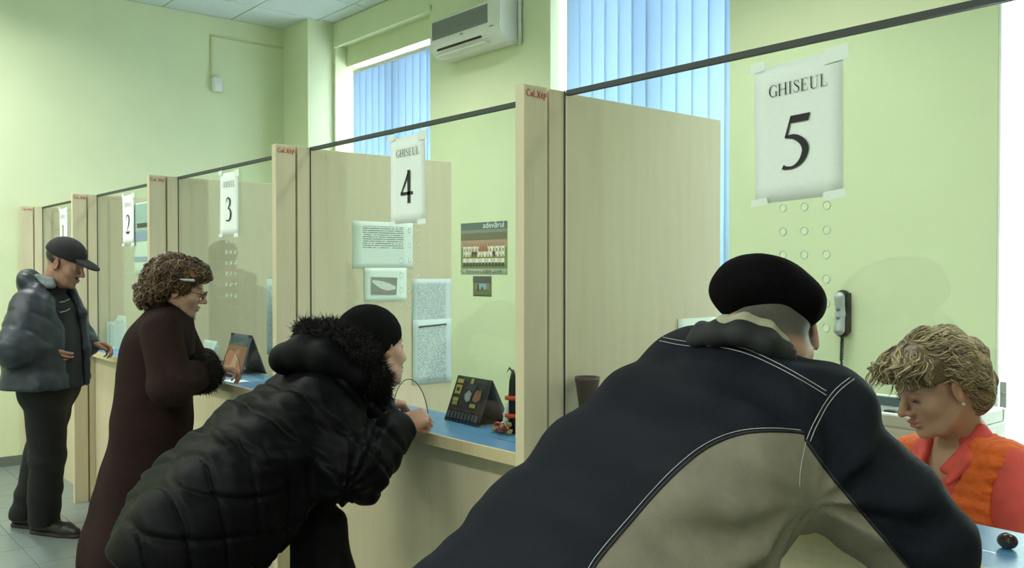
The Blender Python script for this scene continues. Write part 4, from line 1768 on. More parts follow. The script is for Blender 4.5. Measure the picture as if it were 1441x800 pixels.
# ------------------------------------------------------------------ man in cap at counter two
M['grey_puffer'] = mat('grey blue coated nylon', srgb(36, 44, 56), 0.42, 0.15, 25, 0.25, 260, spec=0.45)
M['dark_knit'] = mat('charcoal knit', srgb(24, 24, 28), 0.9, 0.15, 150, 0.5, 500)
M['cap'] = mat('dark cap cotton', srgb(28, 25, 33), 0.85, 0.12, 80, 0.3, 500)
M['grey_lining'] = mat('grey lining', srgb(120, 130, 132), 0.8, 0.15, 40, 0.3, 200)
D1 = 4.78
J1 = dict(neck=at(72, 402, D1), shR=at(48, 432, D1-.16), shL=at(88, 430, D1+.20), hipR=at(62, 545, D1-.09), hipL=at(78, 545, D1+.09),
          elR=at(22, 492, D1-.28), wrR=at(56, 492, D1-.20), elL=at(108, 480, D1+.26), wrL=at(124, 486, D1+.16))
J1['anR'] = on_z(62, 752, .0)+EZ*.09
J1['anL'] = on_z(36, 742, .0)+EZ*.09
J1['toeR'] = on_z(108, 757, .0)+EZ*.03
J1['toeL'] = on_z(66, 744, .0)+EZ*.03
for s_ in 'LR':
    J1['kn'+s_] = lerp(J1['hip'+s_], J1['an'+s_], .5)+CR*.02
fw1 = unit(CR*.90-CF*.05-EZ*.34)
hd1 = head_field(at(92, 371, D1), fw1, unit(EZ+CR*.2), .98, neck_to=J1['neck'])
hands = [hand_field(J1['wrL'], unit(CR*.9+CF*.35-EZ*.1), unit(CR*.1-CF*.5-EZ*.8), -1, .7, .95, arm_to=lerp(J1['wrL'], J1['elL'], .4)),
         hand_field(J1['wrR'], unit(CR*.7+CF*.3-EZ*.35), unit(CF*.9), 1, .4, .95, arm_to=lerp(J1['wrR'], J1['elR'], .4))]
short_hair = lambda q: np.clip((.012-q[:, 0])/.008, 0, 1)*np.clip((q[:, 2]+.030+q[:, 0]*.3)/.012, 0, 1)*np.clip((.077-np.abs(q[:, 1])+(q[:, 2] > .03)*.1)/.004, 0, 1)
moust = lambda q: np.clip(1.2-np.linalg.norm((q-A([.102, 0, -.052]))/A([.014, .026, .007]), axis=1), 0, .2)*5
m1 = person('man in dark cap and grey-blue padded jacket standing at counter two', (J1['anR'][0], J1['anR'][1], 0), J1, hd1, hands,
            (0.36, 0.20, 0.14), (.33, .15, .12), (.03, .025, .02), .004, (.022, .018, .016), lambda q: np.maximum(short_hair(q), moust(q)))
ms1, mh1 = lerp(J1['shL'], J1['shR'], .5), lerp(J1['hipL'], J1['hipR'], .5)
lat1 = unit(J1['shR']-J1['shL'])
fr1 = unit(np.cross(EZ, lat1))
fr1 = fr1 if fr1@CR > 0 else -fr1
# sweater
fs = Field()
for t, hw, r in ((.08, .12, .095), (.35, .10, .125), (.65, .085, .132), (.9, .085, .130), (1.05, .08, .125)):
    c = lerp(ms1, mh1, t)+fr1*.03
    fs.cone(c-lat1*hw, c+lat1*hw, r, r, .06)
fs.cone(J1['neck'], ms1, .068, .08, .04)
fs.cut(mh1+EZ*.0, -EZ)
fs.disp.append(lambda P: .004*vnoise(P, 14, 3))
sw = wear('sweater', fs, .010, M['dark_knit'], m1)
for dy in (0, 14):
    seam('stripe', sw, [(84, 426+dy), (92, 424+dy), (98, 421+dy)], .004, M['grey_lining'], sw)
# open jacket
f1 = Field()
for t, hw, r in ((.0, .15, .095), (.3, .13, .150), (.6, .12, .160), (.9, .12, .165), (1.12, .12, .170)):
    c = lerp(ms1, mh1, t)-fr1*.015
    f1.cone(c-lat1*hw, c+lat1*hw, r, r, .07)
op = ms1+fr1*.16


def opening(P):
    q = P-ms1
    x, y, z = q@fr1, q@lat1, q[:, 2]
    return np.maximum(np.abs(y-.02)-(.085+np.clip(-z, 0, .4)*.12), np.maximum(.035-x, z-.05))


f1.custom(opening, .02, sub=True)
for s_ in 'LR':
    sh, el, wr = J1['sh'+s_], J1['el'+s_], J1['wr'+s_]
    f1.cone(sh, el, .098, .096, .04)
    f1.cone(el, lerp(el, wr, .92), .096, .066, .03)
f1.cut(mh1+EZ*.012, A([0, 0, -1.0]), .01)
# hood on the back
f1.chain([J1['neck']-fr1*.02+lat1*.11-EZ*.01, J1['neck']-fr1*.09+lat1*.08+EZ*.015, J1['neck']-fr1*.115+EZ*.03, J1['neck']-fr1*.09-lat1*.08+EZ*.015], [.03, .042, .046, .042], .03)
f1.cone(J1['neck']-fr1*.10+EZ*.0, J1['neck']-fr1*.13-EZ*.08, .055, .045, .05)


def puff1(P):
    n1 = vnoise(P, 6, 1)
    s = (P-J1['shR'])@unit(J1['elR']-J1['shR'])
    near = np.exp(-(np.linalg.norm(P-lerp(J1['shR'], J1['elR'], .55), axis=1)/.17)**2)
    ph = s/.085+n1*.3
    tri = np.abs(ph-np.round(ph))*.085
    d = .009*np.exp(-(tri/.010)**2)*near
    d = d-.008*vnoise(np.stack([P[:, 0]*9, P[:, 1]*9, P[:, 2]*16], 1), 1.0, 4)-.004*vnoise(P, 26, 7)
    return d


f1.disp.append(puff1)
jk1 = wear('jacket', f1, .010, M['grey_puffer'], m1)
fp = Field()
fp.chain([at(100, 404, D1+.10), at(114, 440, D1+.08), at(121, 490, D1+.06), at(122, 538, D1+.05)], [.020, .024, .022, .018], .03)
fp.chain([at(94, 410, D1+.14), at(104, 450, D1+.14), at(110, 500, D1+.13), at(112, 538, D1+.12)], [.020, .022, .020, .018], .06)
fp.disp.append(lambda P: .004*vnoise(P, 22, 4))
wear('jacket_front', fp, .007, M['grey_puffer'], jk1)
fl1 = Field()
fl1.chain([J1['neck']+fr1*.03+lat1*.075+EZ*.03, J1['neck']-fr1*.04+lat1*.075+EZ*.045, J1['neck']-fr1*.075+EZ*.05, J1['neck']-fr1*.04-lat1*.075+EZ*.045, J1['neck']+fr1*.03-lat1*.075+EZ*.03], [.014]*5, .01)
fl1.chain([J1['neck']+fr1*.04+lat1*.085, J1['neck']-fr1*.04+lat1*.09, J1['neck']-fr1*.09, J1['neck']-fr1*.04-lat1*.09, J1['neck']+fr1*.04-lat1*.085], [.018]*5, .03)
wear('collar', fl1, .006, M['grey_lining'], m1)
# trousers
ft = Field()
ft.cone(mh1-lat1*.08, mh1+lat1*.08, .125, .125, .05)
for s_ in 'LR':
    ft.cone(J1['hip'+s_], J1['kn'+s_], .105, .092, .05)
    ft.cone(J1['kn'+s_], J1['an'+s_]-EZ*.02, .092, .085, .03)
ft.cut((0, 0, .055), (0, 0, -1))
ft.disp.append(lambda P: -.007*vnoise(np.stack([P[:, 0]*7, P[:, 1]*7, P[:, 2]*17], 1), 1.0, 4))
wear('trousers', ft, .010, M['trousers'], m1)
for s_ in 'LR':
    shoe(m1, J1['an'+s_], J1['toe'+s_], M['shoe'], M['sole'])
# cap
R1, c1 = hd1[1], hd1[2]
W1 = lambda x, y, z: c1+R1@A([x, y, z])*.98
fc = Field()
fc.ell(W1(-.014, 0, .052), A([.112, .092, .092])*.98, R1)
fc.cut(W1(.0, 0, .034), R1@unit(A([-.10, 0, -1.0])), .008)
cp = wear('cap', fc, .006, M['cap'], m1)
fv = Field()
fv.ell(W1(.118, 0, .040), A([.070, .076, .013])*.98, R1@np.array(Matrix.Rotation(.22, 3, 'Y')))
fv.ell(W1(.110, 0, .010), A([.08, .074, .022])*.98, R1@np.array(Matrix.Rotation(.22, 3, 'Y')), .006, sub=True)
wear('visor', fv, .004, M['cap'], cp)

# ------------------------------------------------------------------ clerk behind counter five
M['coral'] = mat('coral blouse', srgb(214, 74, 66), 0.7, 0.08, 40, 0.2, 300)
M['crochet'] = mat('orange crochet wool', srgb(222, 92, 22), 0.85, 0.15, 60, 0.4, 300, sheen=0.2)
DC = 2.25
JC = dict(neck=at(1352, 606, DC+.03), shL=at(1424, 662, DC-.10), shR=at(1282, 650, DC+.20),
          elL=at(1446, 800, DC-.20), elR=at(1262, 770, DC+.14), wrL=at(1380, 850, DC-.30), wrR=at(1290, 840, DC-.10))
mc = lerp(JC['shL'], JC['shR'], .5)
latc = unit((JC['shL']-JC['shR'])*A([1, 1, 0]))
frc = unit(np.cross(latc, EZ))
frc = frc if frc@CF < 0 else -frc
for s_, sg in (('L', 1), ('R', -1)):
    JC['hip'+s_] = A([mc[0], mc[1], .62])+latc*sg*.09-frc*.03
    JC['kn'+s_] = JC['hip'+s_]*A([1, 1, 0])+EZ*.56+frc*.30
    JC['an'+s_] = JC['kn'+s_]*A([1, 1, 0])+EZ*.09-frc*.02
    JC['toe'+s_] = JC['an'+s_]*A([1, 1, 0])+EZ*.03+frc*.12
fwc = unit(-CR*.93-CF*.16-EZ*.38)
hdc = head_field(at(1316, 543, DC), fwc, unit(EZ-CR*.28), .95, neck_to=JC['neck'])
hands = [hand_field(JC['wrL'], frc, (0, 0, -1), -1, .5, .92, arm_to=lerp(JC['wrL'], JC['elL'], .4)),
         hand_field(JC['wrR'], frc, (0, 0, -1), 1, .5, .92, arm_to=lerp(JC['wrR'], JC['elR'], .4))]
mcl = person('clerk with wavy blond hair in coral blouse and orange vest', (JC['hipL'][0], JC['hipL'][1], 0), JC, hdc, hands,
             (0.50, 0.28, 0.21), (.45, .14, .13), (.16, .10, .07), .0032)


def torso_c(g):
    f = Field()
    f.cone(lerp(JC['shL'], mc, .2), lerp(JC['shR'], mc, .2), .062+g, .062+g, .04)
    for z, hw, r in ((-.10, .105, .088), (-.20, .10, .105), (-.30, .085, .100), (-.42, .08, .105), (-.52, .09, .115)):
        c = mc+EZ*z+frc*(.02 if z > -.35 else 0)
        f.cone(c-latc*hw, c+latc*hw, r+g, r+g, .06)
    for sg in (-1, 1):
        f.ell(mc-EZ*.19+frc*.085+latc*sg*.075, A([.07, .07, .07])+g, None, .05)
    f.cone(JC['neck']-EZ*.03, mc, .062+g, .075+g, .04)
    return f


fs = torso_c(0)
for s_ in 'LR':
    fs.cone(JC['sh'+s_], JC['el'+s_], .060, .062, .03)
    fs.cone(JC['el'+s_], lerp(JC['el'+s_], JC['wr'+s_], .9), .060, .045, .02)
fs.ell(JC['neck']+frc*.075-EZ*.045, A([.05, .04, .075]), None, .015, sub=True)
fs.disp.append(lambda P: -.004*vnoise(np.stack([P[:, 0]*14, P[:, 1]*14, P[:, 2]*9], 1), 1.0, 4)-.002*vnoise(P, 30, 2))
bl = wear('blouse', fs, .007, M['coral'], mcl)
fk = Field()
for sg in (-1, 1):
    fk.chain([JC['neck']-frc*.055+EZ*.018, JC['neck']+latc*sg*.062+EZ*.012, JC['neck']+frc*.045+latc*sg*.058-EZ*.035, JC['neck']+frc*.095+latc*sg*.038-EZ*.085], [.012, .013, .013, .010], .012)
    fk.chain([JC['neck']-frc*.07-EZ*.010, JC['neck']+latc*sg*.080-EZ*.012, JC['neck']+frc*.055+latc*sg*.082-EZ*.060, JC['neck']+frc*.105+latc*sg*.060-EZ*.115], [.010, .011, .012, .007], .03)
wear('shirt_collar', fk, .005, M['coral'], bl)
fv = torso_c(.017)


def vee(P):
    q = P-mc
    x, y, z = q@frc, q@latc, q[:, 2]
    return np.maximum(np.abs(y)-(.055+np.clip(z+.30, 0, .3)*.10), .0-x)


fv.custom(vee, .012, sub=True)
for s_, sg in (('L', 1), ('R', -1)):
    fv.ell(JC['sh'+s_]+latc*sg*.062-EZ*.07, A([.10, .075, .125]), frame(frc), .012, sub=True)
fv.ell(JC['neck']+EZ*.06, A([.10, .090, .10]), frame(frc), .012, sub=True)


def crochet(P):
    q = P-mc
    y, z, x = q@latc, q[:, 2], q@frc
    return -.0024*np.sin((y+x*.7)*2*math.pi/.019)*np.sin(z*2*math.pi/.017)-.0015*np.sin(z*2*math.pi/.034)


fv.disp.append(crochet)
wear('vest', fv, .0055, M['crochet'], mcl)
fsk = Field()
for s_ in 'LR':
    fsk.cone(JC['hip'+s_], JC['kn'+s_], .11, .08, .05)
    fsk.cone(JC['kn'+s_], JC['an'+s_]-EZ*.02, .07, .055, .03)
fsk.cut((0, 0, .045), (0, 0, -1))
wear('trousers', fsk, .014, M['trousers'], mcl)
for s_ in 'LR':
    shoe(mcl, JC['an'+s_], JC['toe'+s_], M['shoe'], M['sole'], .9)
# wavy blond hair
Rc, cc = hdc[1], hdc[2]
WC = lambda x, y, z: cc+Rc@(A([x, y, z])*.95)
fh = Field()
fh.ell(WC(-.022, 0, .050), A([.112, .094, .094]), Rc)
fh.ell(WC(-.085, 0, -.015), A([.060, .086, .095]), Rc, .04)
fh.ell(WC(.062, 0, .082), A([.060, .074, .038]), Rc, .03)
fh.ell(WC(.080, 0, -.035), A([.084, .12, .078]), Rc, .02, sub=True)
fh.ell(WC(.000, .09, -.045), A([.030, .035, .055]), Rc, .015, sub=True)
fh.ell(WC(.000, -.09, -.045), A([.030, .035, .055]), Rc, .015, sub=True)


def waves(P):
    q = (P-cc)@Rc
    return .006*np.sin(q[:, 0]*80+q[:, 2]*50+vnoise(P, 12, 3)*3)+.004*vnoise(P, 40, 5)


fh.disp.append(waves)
V, Q = sdf_mesh(fh, .0045)
BL = [srgb(136, 114, 86), srgb(166, 142, 108), srgb(100, 80, 64), srgb(84, 68, 60), srgb(190, 168, 132)]
rs = np.random.RandomState(2)
T = np.tile(A(srgb(112, 92, 66)[:3]), (len(V), 1))*(1+.35*vnoise(V*A([1, 1, 1]), 45, 3))[:, None]
hr = mesh_np('hair', V, Q, M['hair'], mcl, tint=T)
N_ = normals_of(fh, V)
ii = rs.randint(0, len(V), 2300)
q0 = (V[ii]-cc)@Rc
ii = ii[~((q0[:, 2] < -.05) & (q0[:, 0] > -.03))]
p = V[ii].copy()
nl = len(p)
ph, am = rs.rand(nl)*6, .004+.005*rs.rand(nl)
steps = [p-N_[ii]*.002]
for k in range(11):
    q = (p-cc)@Rc
    n_ = normals_of(fh, p)
    # the front sweeps forward, the rest falls back and down
    fl_ = np.stack([np.where(q[:, 0] > .03, .8, -.75), np.where(q[:, 1] > 0, .5, -.5), np.where(q[:, 2] < .09, -.55, -.1)], 1)@Rc.T
    tg = fl_-n_*(fl_*n_).sum(1)[:, None]
    tg /= np.linalg.norm(tg, axis=1)[:, None]+1e-9
    p = p+tg*.0095+np.cross(n_, tg)*(am*np.sin(ph+k))[:, None]
    p = p-normals_of(fh, p)*(fh(p)-.0016)[:, None]
    steps.append(p+n_*(.003*(k/11)**2))
cv = [list(c) for c in np.stack(steps, 1)]
# loose front curls
for i in range(150):
    y = rs.uniform(-.085, .085)
    b = WC(.065+rs.uniform(-.05, .05), y, .112-.25*abs(y)+rs.uniform(-.02, .012))
    ph, cr_ = rs.rand()*6, rs.uniform(.006, .012)
    cv.append([b+Rc@A([.0045*k+cr_*math.sin(ph+k*.75), cr_*math.cos(ph+k*.75), -.0035*k+.010*math.sin(k*.45)]) for k in range(10)])
locks('hair_locks', M['hair'], hr, cv, .0022, 4, BL, 8)
# eyelashes
for y in (1, -1):
    tube('eyelash', [WC(.0905, y*.019, -.0030), WC(.0925, y*.030, -.0045), WC(.0895, y*.042, -.0040), WC(.085, y*.047, -.0025)], [.0008, .0014, .0014, .0006], M['ink'], mcl, 5)
# earring
for y in (1, -1):
    f_ = Field()
    f_.ell(WC(-.002, y*.088, -.046), A([.005, .005, .005]))
    wear('earring', f_, .0022, M['silver'], mcl)


# ------------------------------------------------------------------ air conditioner
t = thing('air_conditioner', 'white wall mounted air conditioner above the counters', 'air conditioner', (-5.0, YW, 3.12))
ax0, ax1, ay0 = -5.43, -4.63, YW-0.19
az0, az1 = 3.06, 3.36
prof = [(YW-.005, az0), (ay0+.07, az0), (ay0+.012, az0+.05), (ay0, az0+.09), (ay0, az1-.03), (ay0+.03, az1), (YW-.005, az1)]
V = [(x, y, z) for x in (ax0, ax1) for y, z in prof]
n = len(prof)
Fc = [tuple(range(n)), tuple(range(2*n-1, n-1, -1))]+[(i, n+i, n+(i+1) % n, (i+1) % n) for i in range(n)]
bm = bmesh.new()
vs = [bm.verts.new(v) for v in V]
for q in Fc:
    bm.faces.new([vs[i] for i in q])
bmesh.ops.recalc_face_normals(bm, faces=bm.faces)
bmesh.ops.bevel(bm, geom=list(bm.edges), offset=.008, segments=2, affect='EDGES')
bm_obj('casing', bm, M['plastic'], t)
box('intake_grille', ax0+.03, ax1-.12, ay0-.004, ay0+.004, az0+.135, az1-.035, M['grey_plastic'], t, .002)
for k in range(9):
    z = az0+.145+k*.0135
    box('grille_slat', ax0+.035, ax1-.125, ay0-.008, ay0-.003, z, z+.005, M['grey_plastic'], t)
box('outlet_slot', ax0+.08, ax1-.20, ay0+.006, ay0+.03, az0+.052, az0+.066, M['black'], t)
lou = box('louvre', ax0+.06, ax1-.16, ay0+.012, ay0+.06, az0+.012, az0+.022, M['plastic'], t, .003)
box('indicator', ax1-.10, ax1-.06, ay0-.003, ay0+.002, az0+.10, az0+.108, M['grey_plastic'], t)
box('badge', -5.06, -5.03, ay0-.003, ay0+.002, az0+.112, az0+.122, M['grey_plastic'], t)
tag(tube('refrigerant_pipe', [(ax1+.02, YW-.02, H-.002), (ax1+.022, YW-.02, 3.5), (ax1+.02, YW-.018, 3.12), (ax1+.018, YW-.016, 3.05)], .013, M['plastic'], None, 10),
    'white pipe running down the wall beside the air conditioner', 'pipe')

# ------------------------------------------------------------------ motion sensor and cable duct on the left wall
sx = XL+.001
p = on_x(304, 120, XL)
t = thing('motion_sensor', 'small white motion sensor box on the left wall', 'sensor', (sx, p[1], p[2]-.05))
bm = bmesh.new()
bm_box(bm, sx, sx+.05, p[1]-.045, p[1]+.045, p[2]-.065, p[2]+.065, .012)
bm_obj('casing', bm, M['plastic'], t)
bm = bmesh.new()
bm_box(bm, sx+.046, sx+.058, p[1]-.03, p[1]+.03, p[2]-.05, p[2]+.005, .006)
bm_obj('lens', bm, M['frame'], t)
a_, b_, c_ = on_x(298, 108, XL), on_x(297, 50, XL), on_x(405, 68, XL)
M['duct'] = mat('cream cable duct', srgb(206, 208, 160), 0.6, 0.03, 20)
t = thing('cable_duct', 'thin cream cable duct leading from motion sensor to the corner', 'cable duct', (sx, a_[1], a_[2]))
box('vertical_run', sx, sx+.014, b_[1]-.009, b_[1]+.009, p[2]+.068, b_[2]+.009, M['duct'], t, .002)
box('horizontal_run', sx, sx+.014, b_[1]+.010, 3.73, b_[2]-.009, b_[2]+.009, M['duct'], t, .002)

# ------------------------------------------------------------------ telephone handset on the window wall
px_, pz_ = -2.228, 1.30
t = thing('telephone_handset', 'silver and black telephone handset hanging on the back wall', 'telephone', (px_, YW-.03, pz_-.1))
Rp = frame((0, -1, 0))
f_ = Field()
f_.chain([A([px_, YW-.030, pz_-.085]), A([px_, YW-.022, pz_]), A([px_, YW-.030, pz_+.085])], [.024, .020, .024], .02)
for sx_ in (-.012, .012):
    f_.chain([A([px_+sx_, YW-.030, pz_-.085]), A([px_+sx_, YW-.022, pz_]), A([px_+sx_, YW-.030, pz_+.085])], [.022, .018, .022], .02)
wear('handset_body', f_, .005, M['black'], t)
f_ = Field()
f_.chain([A([px_-.012, YW-.046, pz_-.08]), A([px_-.012, YW-.036, pz_]), A([px_-.012, YW-.046, pz_+.08])], [.022, .018, .022], .02)
f_.chain([A([px_+.004, YW-.046, pz_-.08]), A([px_+.004, YW-.036, pz_]), A([px_+.004, YW-.046, pz_+.08])], [.020, .016, .020], .02)
fc_ = wear('face_plate', f_, .004, M['silver'], t)
for dz, r_, m_ in ((.022, .011, 'slate'), (-.018, .009, 'grey_plastic')):
    lo_ = tube('button', [(px_-.004, YW-.052, pz_+dz), (px_-.004, YW-.064, pz_+dz)], r_, M[m_], t, 14)
box('wall_cradle', px_-.03, px_+.03, YW-.014, YW, pz_-.09, pz_+.10, M['black'], t, .005)
cp_ = []
for k in range(90):
    q = k*.9
    cp_.append((px_+.008*math.cos(q)-.004*k/90, YW-.03+.008*math.sin(q), pz_-.11-.0013*k))
tube('coiled_cord', cp_, .0026, M['black'], t, 6)
tube('cord', [(px_-.004, YW-.03, pz_-.222), (px_+.002, YW-.03, pz_-.27), (px_-.016, YW-.028, pz_-.36), (px_-.01, YW-.03, pz_-.52)], .004, M['black'], t, 6)
tube('cord', [(px_-.006, YW-.026, pz_-.222), (px_-.012, YW-.026, pz_-.27), (px_+.010, YW-.024, pz_-.36), (px_+.006, YW-.026, pz_-.52)], .004, M['black'], t, 6)

# ------------------------------------------------------------------ posters on the window wall
def colour(name, r, g, b, rough=.5):
    if name not in M:
        M[name] = mat(name, srgb(r, g, b), rough, .12, 60)
    return M[name]


def bfont(name, body, x, z, size, y, m, parent, wmax=None):
    """plain printed lettering as thin mesh standing on a wall facing -y"""
    cu = bpy.data.curves.new(name, 'FONT')
    cu.body = body
    cu.size = size
    cu.resolution_u = 2
    o = bpy.data.objects.new(name, cu)
    COL.objects.link(o)
    me = bpy.data.meshes.new_from_object(o.evaluated_get(bpy.context.evaluated_depsgraph_get()))
    COL.objects.unlink(o)
    bpy.data.objects.remove(o)
    co = np.array([v.co for v in me.vertices])
    sx = 1.0 if wmax is None else wmax/(co[:, 0].max()-co[:, 0].min())
    for v in me.vertices:
        v.co = Vector((x+(v.co.x-co[:, 0].min())*sx, y, z+v.co.y))
    me.materials.append(m)
    me.name = name
    o = bpy.data.objects.new(name, me)
    return link(o, parent)


px0, px1, pz0, pz1 = -5.302, -4.765, 1.475, 1.853
t = thing('team_poster', 'football team photo poster with season caption on the back wall', 'poster', (px0, YW-.002, pz0))
sheet('poster_sheet', (px0, YW-.001, pz0), EX, EZ, px1-px0, pz1-pz0, colour('poster white', 214, 220, 206), t, curl=.0005)
pw, ph_ = px1-px0, pz1-pz0
def pr(name, u0, v0, u1, v1, m, off=.0022):
    return flat_print(name, [(u0*pw, v0*ph_), (u1*pw, v0*ph_), (u1*pw, v1*ph_), (u0*pw, v1*ph_)], [(0, 1, 2, 3)], (px0, YW-.001, pz0), EX, EZ, m, t, off)
pr('masthead', 0, .86, 1, 1, colour('masthead slate', 82, 98, 104))
pr('stand_roof', 0, .80, 1, .86, colour('roof grey', 128, 132, 122))
pr('crowd', 0, .66, 1, .80, colour('crowd brown', 104, 100, 78))
pr('stand_seats', 0, .52, 1, .66, colour('seat pink', 178, 140, 124))
pr('pitch', 0, .11, 1, .52, colour('pitch green', 108, 130, 62))
shirts = [colour('shirt white', 226, 228, 222), colour('shirt cream', 214, 206, 178), colour('shirt dark', 40, 38, 44), colour('shirt orange', 166, 96, 60)]
skinp = colour('print skin', 150, 104, 78)
for row, (v0, n_, hh) in enumerate(((.44, 15, .16), (.34, 14, .16), (.20, 13, .18))):
    for k in range(n_):
        u = .05+.9*(k+.5)/n_
        w_ = .42/n_
        mm = shirts[2] if (row == 1 and k in (3, 4, 10)) or (row == 0 and k == 20) else shirts[3] if row == 0 and k in (6, 7, 8) else shirts[(row+k) % 2]
        pr('player', u-w_, v0, u+w_, v0+hh*.62, mm, .0026+row*.0004)
        pr('player_head', u-w_*.42, v0+hh*.62, u+w_*.42, v0+hh, skinp, .0027+row*.0004)
        if row == 2:
            pr('player_shorts', u-w_*.9, v0-.045, u+w_*.9, v0+.03, shirts[2], .0036)
bfont('masthead_title', 'adevărul', px0+pw*.50, pz0+ph_*.885, .062, YW-.006, M['paper'], t, pw*.44)
bfont('caption_club', 'FC Timişoara', px0+pw*.0, pz0+ph_*.03, .036, YW-.006, colour('caption grey', 96, 106, 112), t, pw*.46)
bfont('caption_season', '2009-2010', px0+pw*.49, pz0+ph_*.03, .036, YW-.006, M['ink'], t, pw*.40)

sx0, sz0, sw_, sh_ = -5.156, 1.317, .215, .146
t = thing('small_poster', 'small dark green picture pinned below the team poster', 'poster', (sx0, YW-.002, sz0))
px0, pz0, pw, ph_ = sx0, sz0, sw_, sh_
sheet('picture_sheet', (sx0, YW-.001, sz0), EX, EZ, sw_, sh_, colour('picture olive', 92, 98, 52), t, curl=.0005)
pr('picture_top', 0, .66, 1, 1, colour('picture slate', 56, 64, 60))
pr('picture_middle', .12, .34, .88, .66, colour('picture grey', 120, 124, 96))
pr('picture_cup', .34, .36, .72, .62, colour('picture blue', 128, 160, 190), .0028)
pr('picture_figure', .24, .26, .34, .60, colour('picture dark', 30, 32, 30), .003)
pr('picture_figure', .46, .30, .56, .46, colour('picture dark', 30, 32, 30), .003)

# ------------------------------------------------------------------ notices on the partitions
M['notice'] = mat_print('printed notice', srgb(226, 240, 238), srgb(132, 142, 146), 22, 40, margin=(.16, .84, .42, .90), cover=.6)
M['list'] = mat_print('printed list', srgb(210, 226, 234), srgb(140, 152, 162), 46, 40, margin=(.12, .86, .05, .92), cover=.52)
M['photo'] = colour('photocopy grey', 120, 124, 120)
XP = XD[1]-.0055        # right face of the partition behind counter four


def notice(name, label, x, y0, y1, z0, z1, m, tilt=0, grp='papers taped to the partitions', extra=None, off=0.0):
    t = thing(name, label, 'paper', (x, (y0+y1)/2, z0), grp)
    r = math.radians(tilt)
    u = EY*math.cos(r)+EZ*math.sin(r)
    v = -EY*math.sin(r)+EZ*math.cos(r)
    og = A([x+off, y0, z0])
    sheet('paper', og, u, v, y1-y0, z1-z0, m, t, curl=.0015, seed=len(label))
    if extra:
        extra(t, og, u, v)
    return t


def car_pic(t, og, u, v):
    flat_print('picture', [(.03, .028), (.155, .024), (.160, .098), (.03, .102)], [(0, 1, 2, 3)], og, u, v, M['photo'], t, .0035)
    V, Fc = ribbon([(.035, .085), (.07, .072), (.11, .060), (.15, .055)], [.004, .014, .016, .006], 5)
    flat_print('picture_shape', V, Fc, og, u, v, colour('photocopy white', 214, 220, 218), t, .0042)


def list_bar(t, og, u, v):
    flat_print('heading_bar', [(.03, .248), (.18, .256), (.18, .264), (.03, .256)], [(0, 1, 2, 3)], og, u, v, M['ink'], t, .0035)


notice('paper_notice', 'wide white notice with a short centred text, on the partition of counter four', XP, 1.877, 2.174, 1.516, 1.714, M['notice'])
notice('paper_notice', 'small white sheet with a grey photocopied picture, below the wide notice', XP, 1.932, 2.140, 1.378, 1.518, M['paper'], 0, extra=car_pic, off=.002)
notice('paper_list', 'upper printed list sheet on the partition of counter four', XP, 2.172, 2.380, 1.262, 1.470, M['list'])
notice('paper_list', 'lower printed list sheet with a black heading bar', XP, 2.172, 2.380, 1.006, 1.290, M['list'], 0, extra=list_bar, off=.003)
notice('paper_notice', 'plain white sheet on the partition of counter five behind the beret', XD[0]-.0055, 2.17, 2.36, 1.08, 1.358, M['paper'])
# sheet on the inner side of glass three and a calendar on glass two
t = thing('paper_notice', 'pale blue printed sheet on glass screen three beside the divider', 'paper', (-3.60, YG+.006, 1.14))
sheet('paper', A([-3.665, YG+.004, 1.14]), EX, EZ, .21, .33, M['list'], t, curl=.001)
t = thing('wall_calendar', 'tall blue and white calendar sheet on glass screen two', 'calendar', (-5.35, YG+.006, 1.48))
cx0, cz0, cw, ch_ = -5.46, 1.47, .27, .43
sheet('calendar_sheet', A([cx0, YG+.004, cz0]), EX, EZ, cw, ch_, M['paper'], t, curl=.001)
def cprint(name, u0, v0, u1, v1, m):
    flat_print(name, [(u0*cw, v0*ch_), (u1*cw, v0*ch_), (u1*cw, v1*ch_), (u0*cw, v1*ch_)], [(0, 1, 2, 3)], A([cx0, YG+.004, cz0]), EX, EZ, m, t, .003)
cprint('picture', 0, .62, 1, .98, colour('calendar sea', 150, 186, 186))
cprint('picture_hill', .2, .66, .95, .72, colour('calendar grey', 120, 136, 136))
cprint('band', 0, .48, 1, .61, colour('calendar blue', 128, 150, 196))
cprint('band', 0, .20, 1, .27, colour('calendar blue2', 138, 166, 196))

# ------------------------------------------------------------------ things on the counters
# tent calendar on counter four
def tent(name, label, a, b, depth_dir, top_z, m_front, deco):
    """standing card: front sheet from a to b (base line), leaning back to the ridge, back sheet and floor sheet"""
    a, b = A(a), A(b)
    t = thing(name, label, 'calendar', lerp(a, b, .5))
    dd = unit(depth_dir)
    w = np.linalg.norm(b-a)
    u = (b-a)/w
    ridge = a+dd*.055+EZ*(top_z-a[2])
    v = ridge-a
    h = np.linalg.norm(v)
    v /= h
    sheet('front_card', a, u, v, w, h, m_front, t, curl=.0003, thick=.002)
    back = a+dd*.125
    vb = ridge-back
    hb = np.linalg.norm(vb)
    sheet('back_card', back, u, vb/hb, w, hb, colour('card grey', 118, 116, 112), t, curl=.0003, thick=.002)
    sheet('base_card', a+EZ*.001, u, dd, w, .125, colour('card grey', 118, 116, 112), t, curl=.0002, thick=.0015)
    deco(t, a, u, v, w, h)
    return t


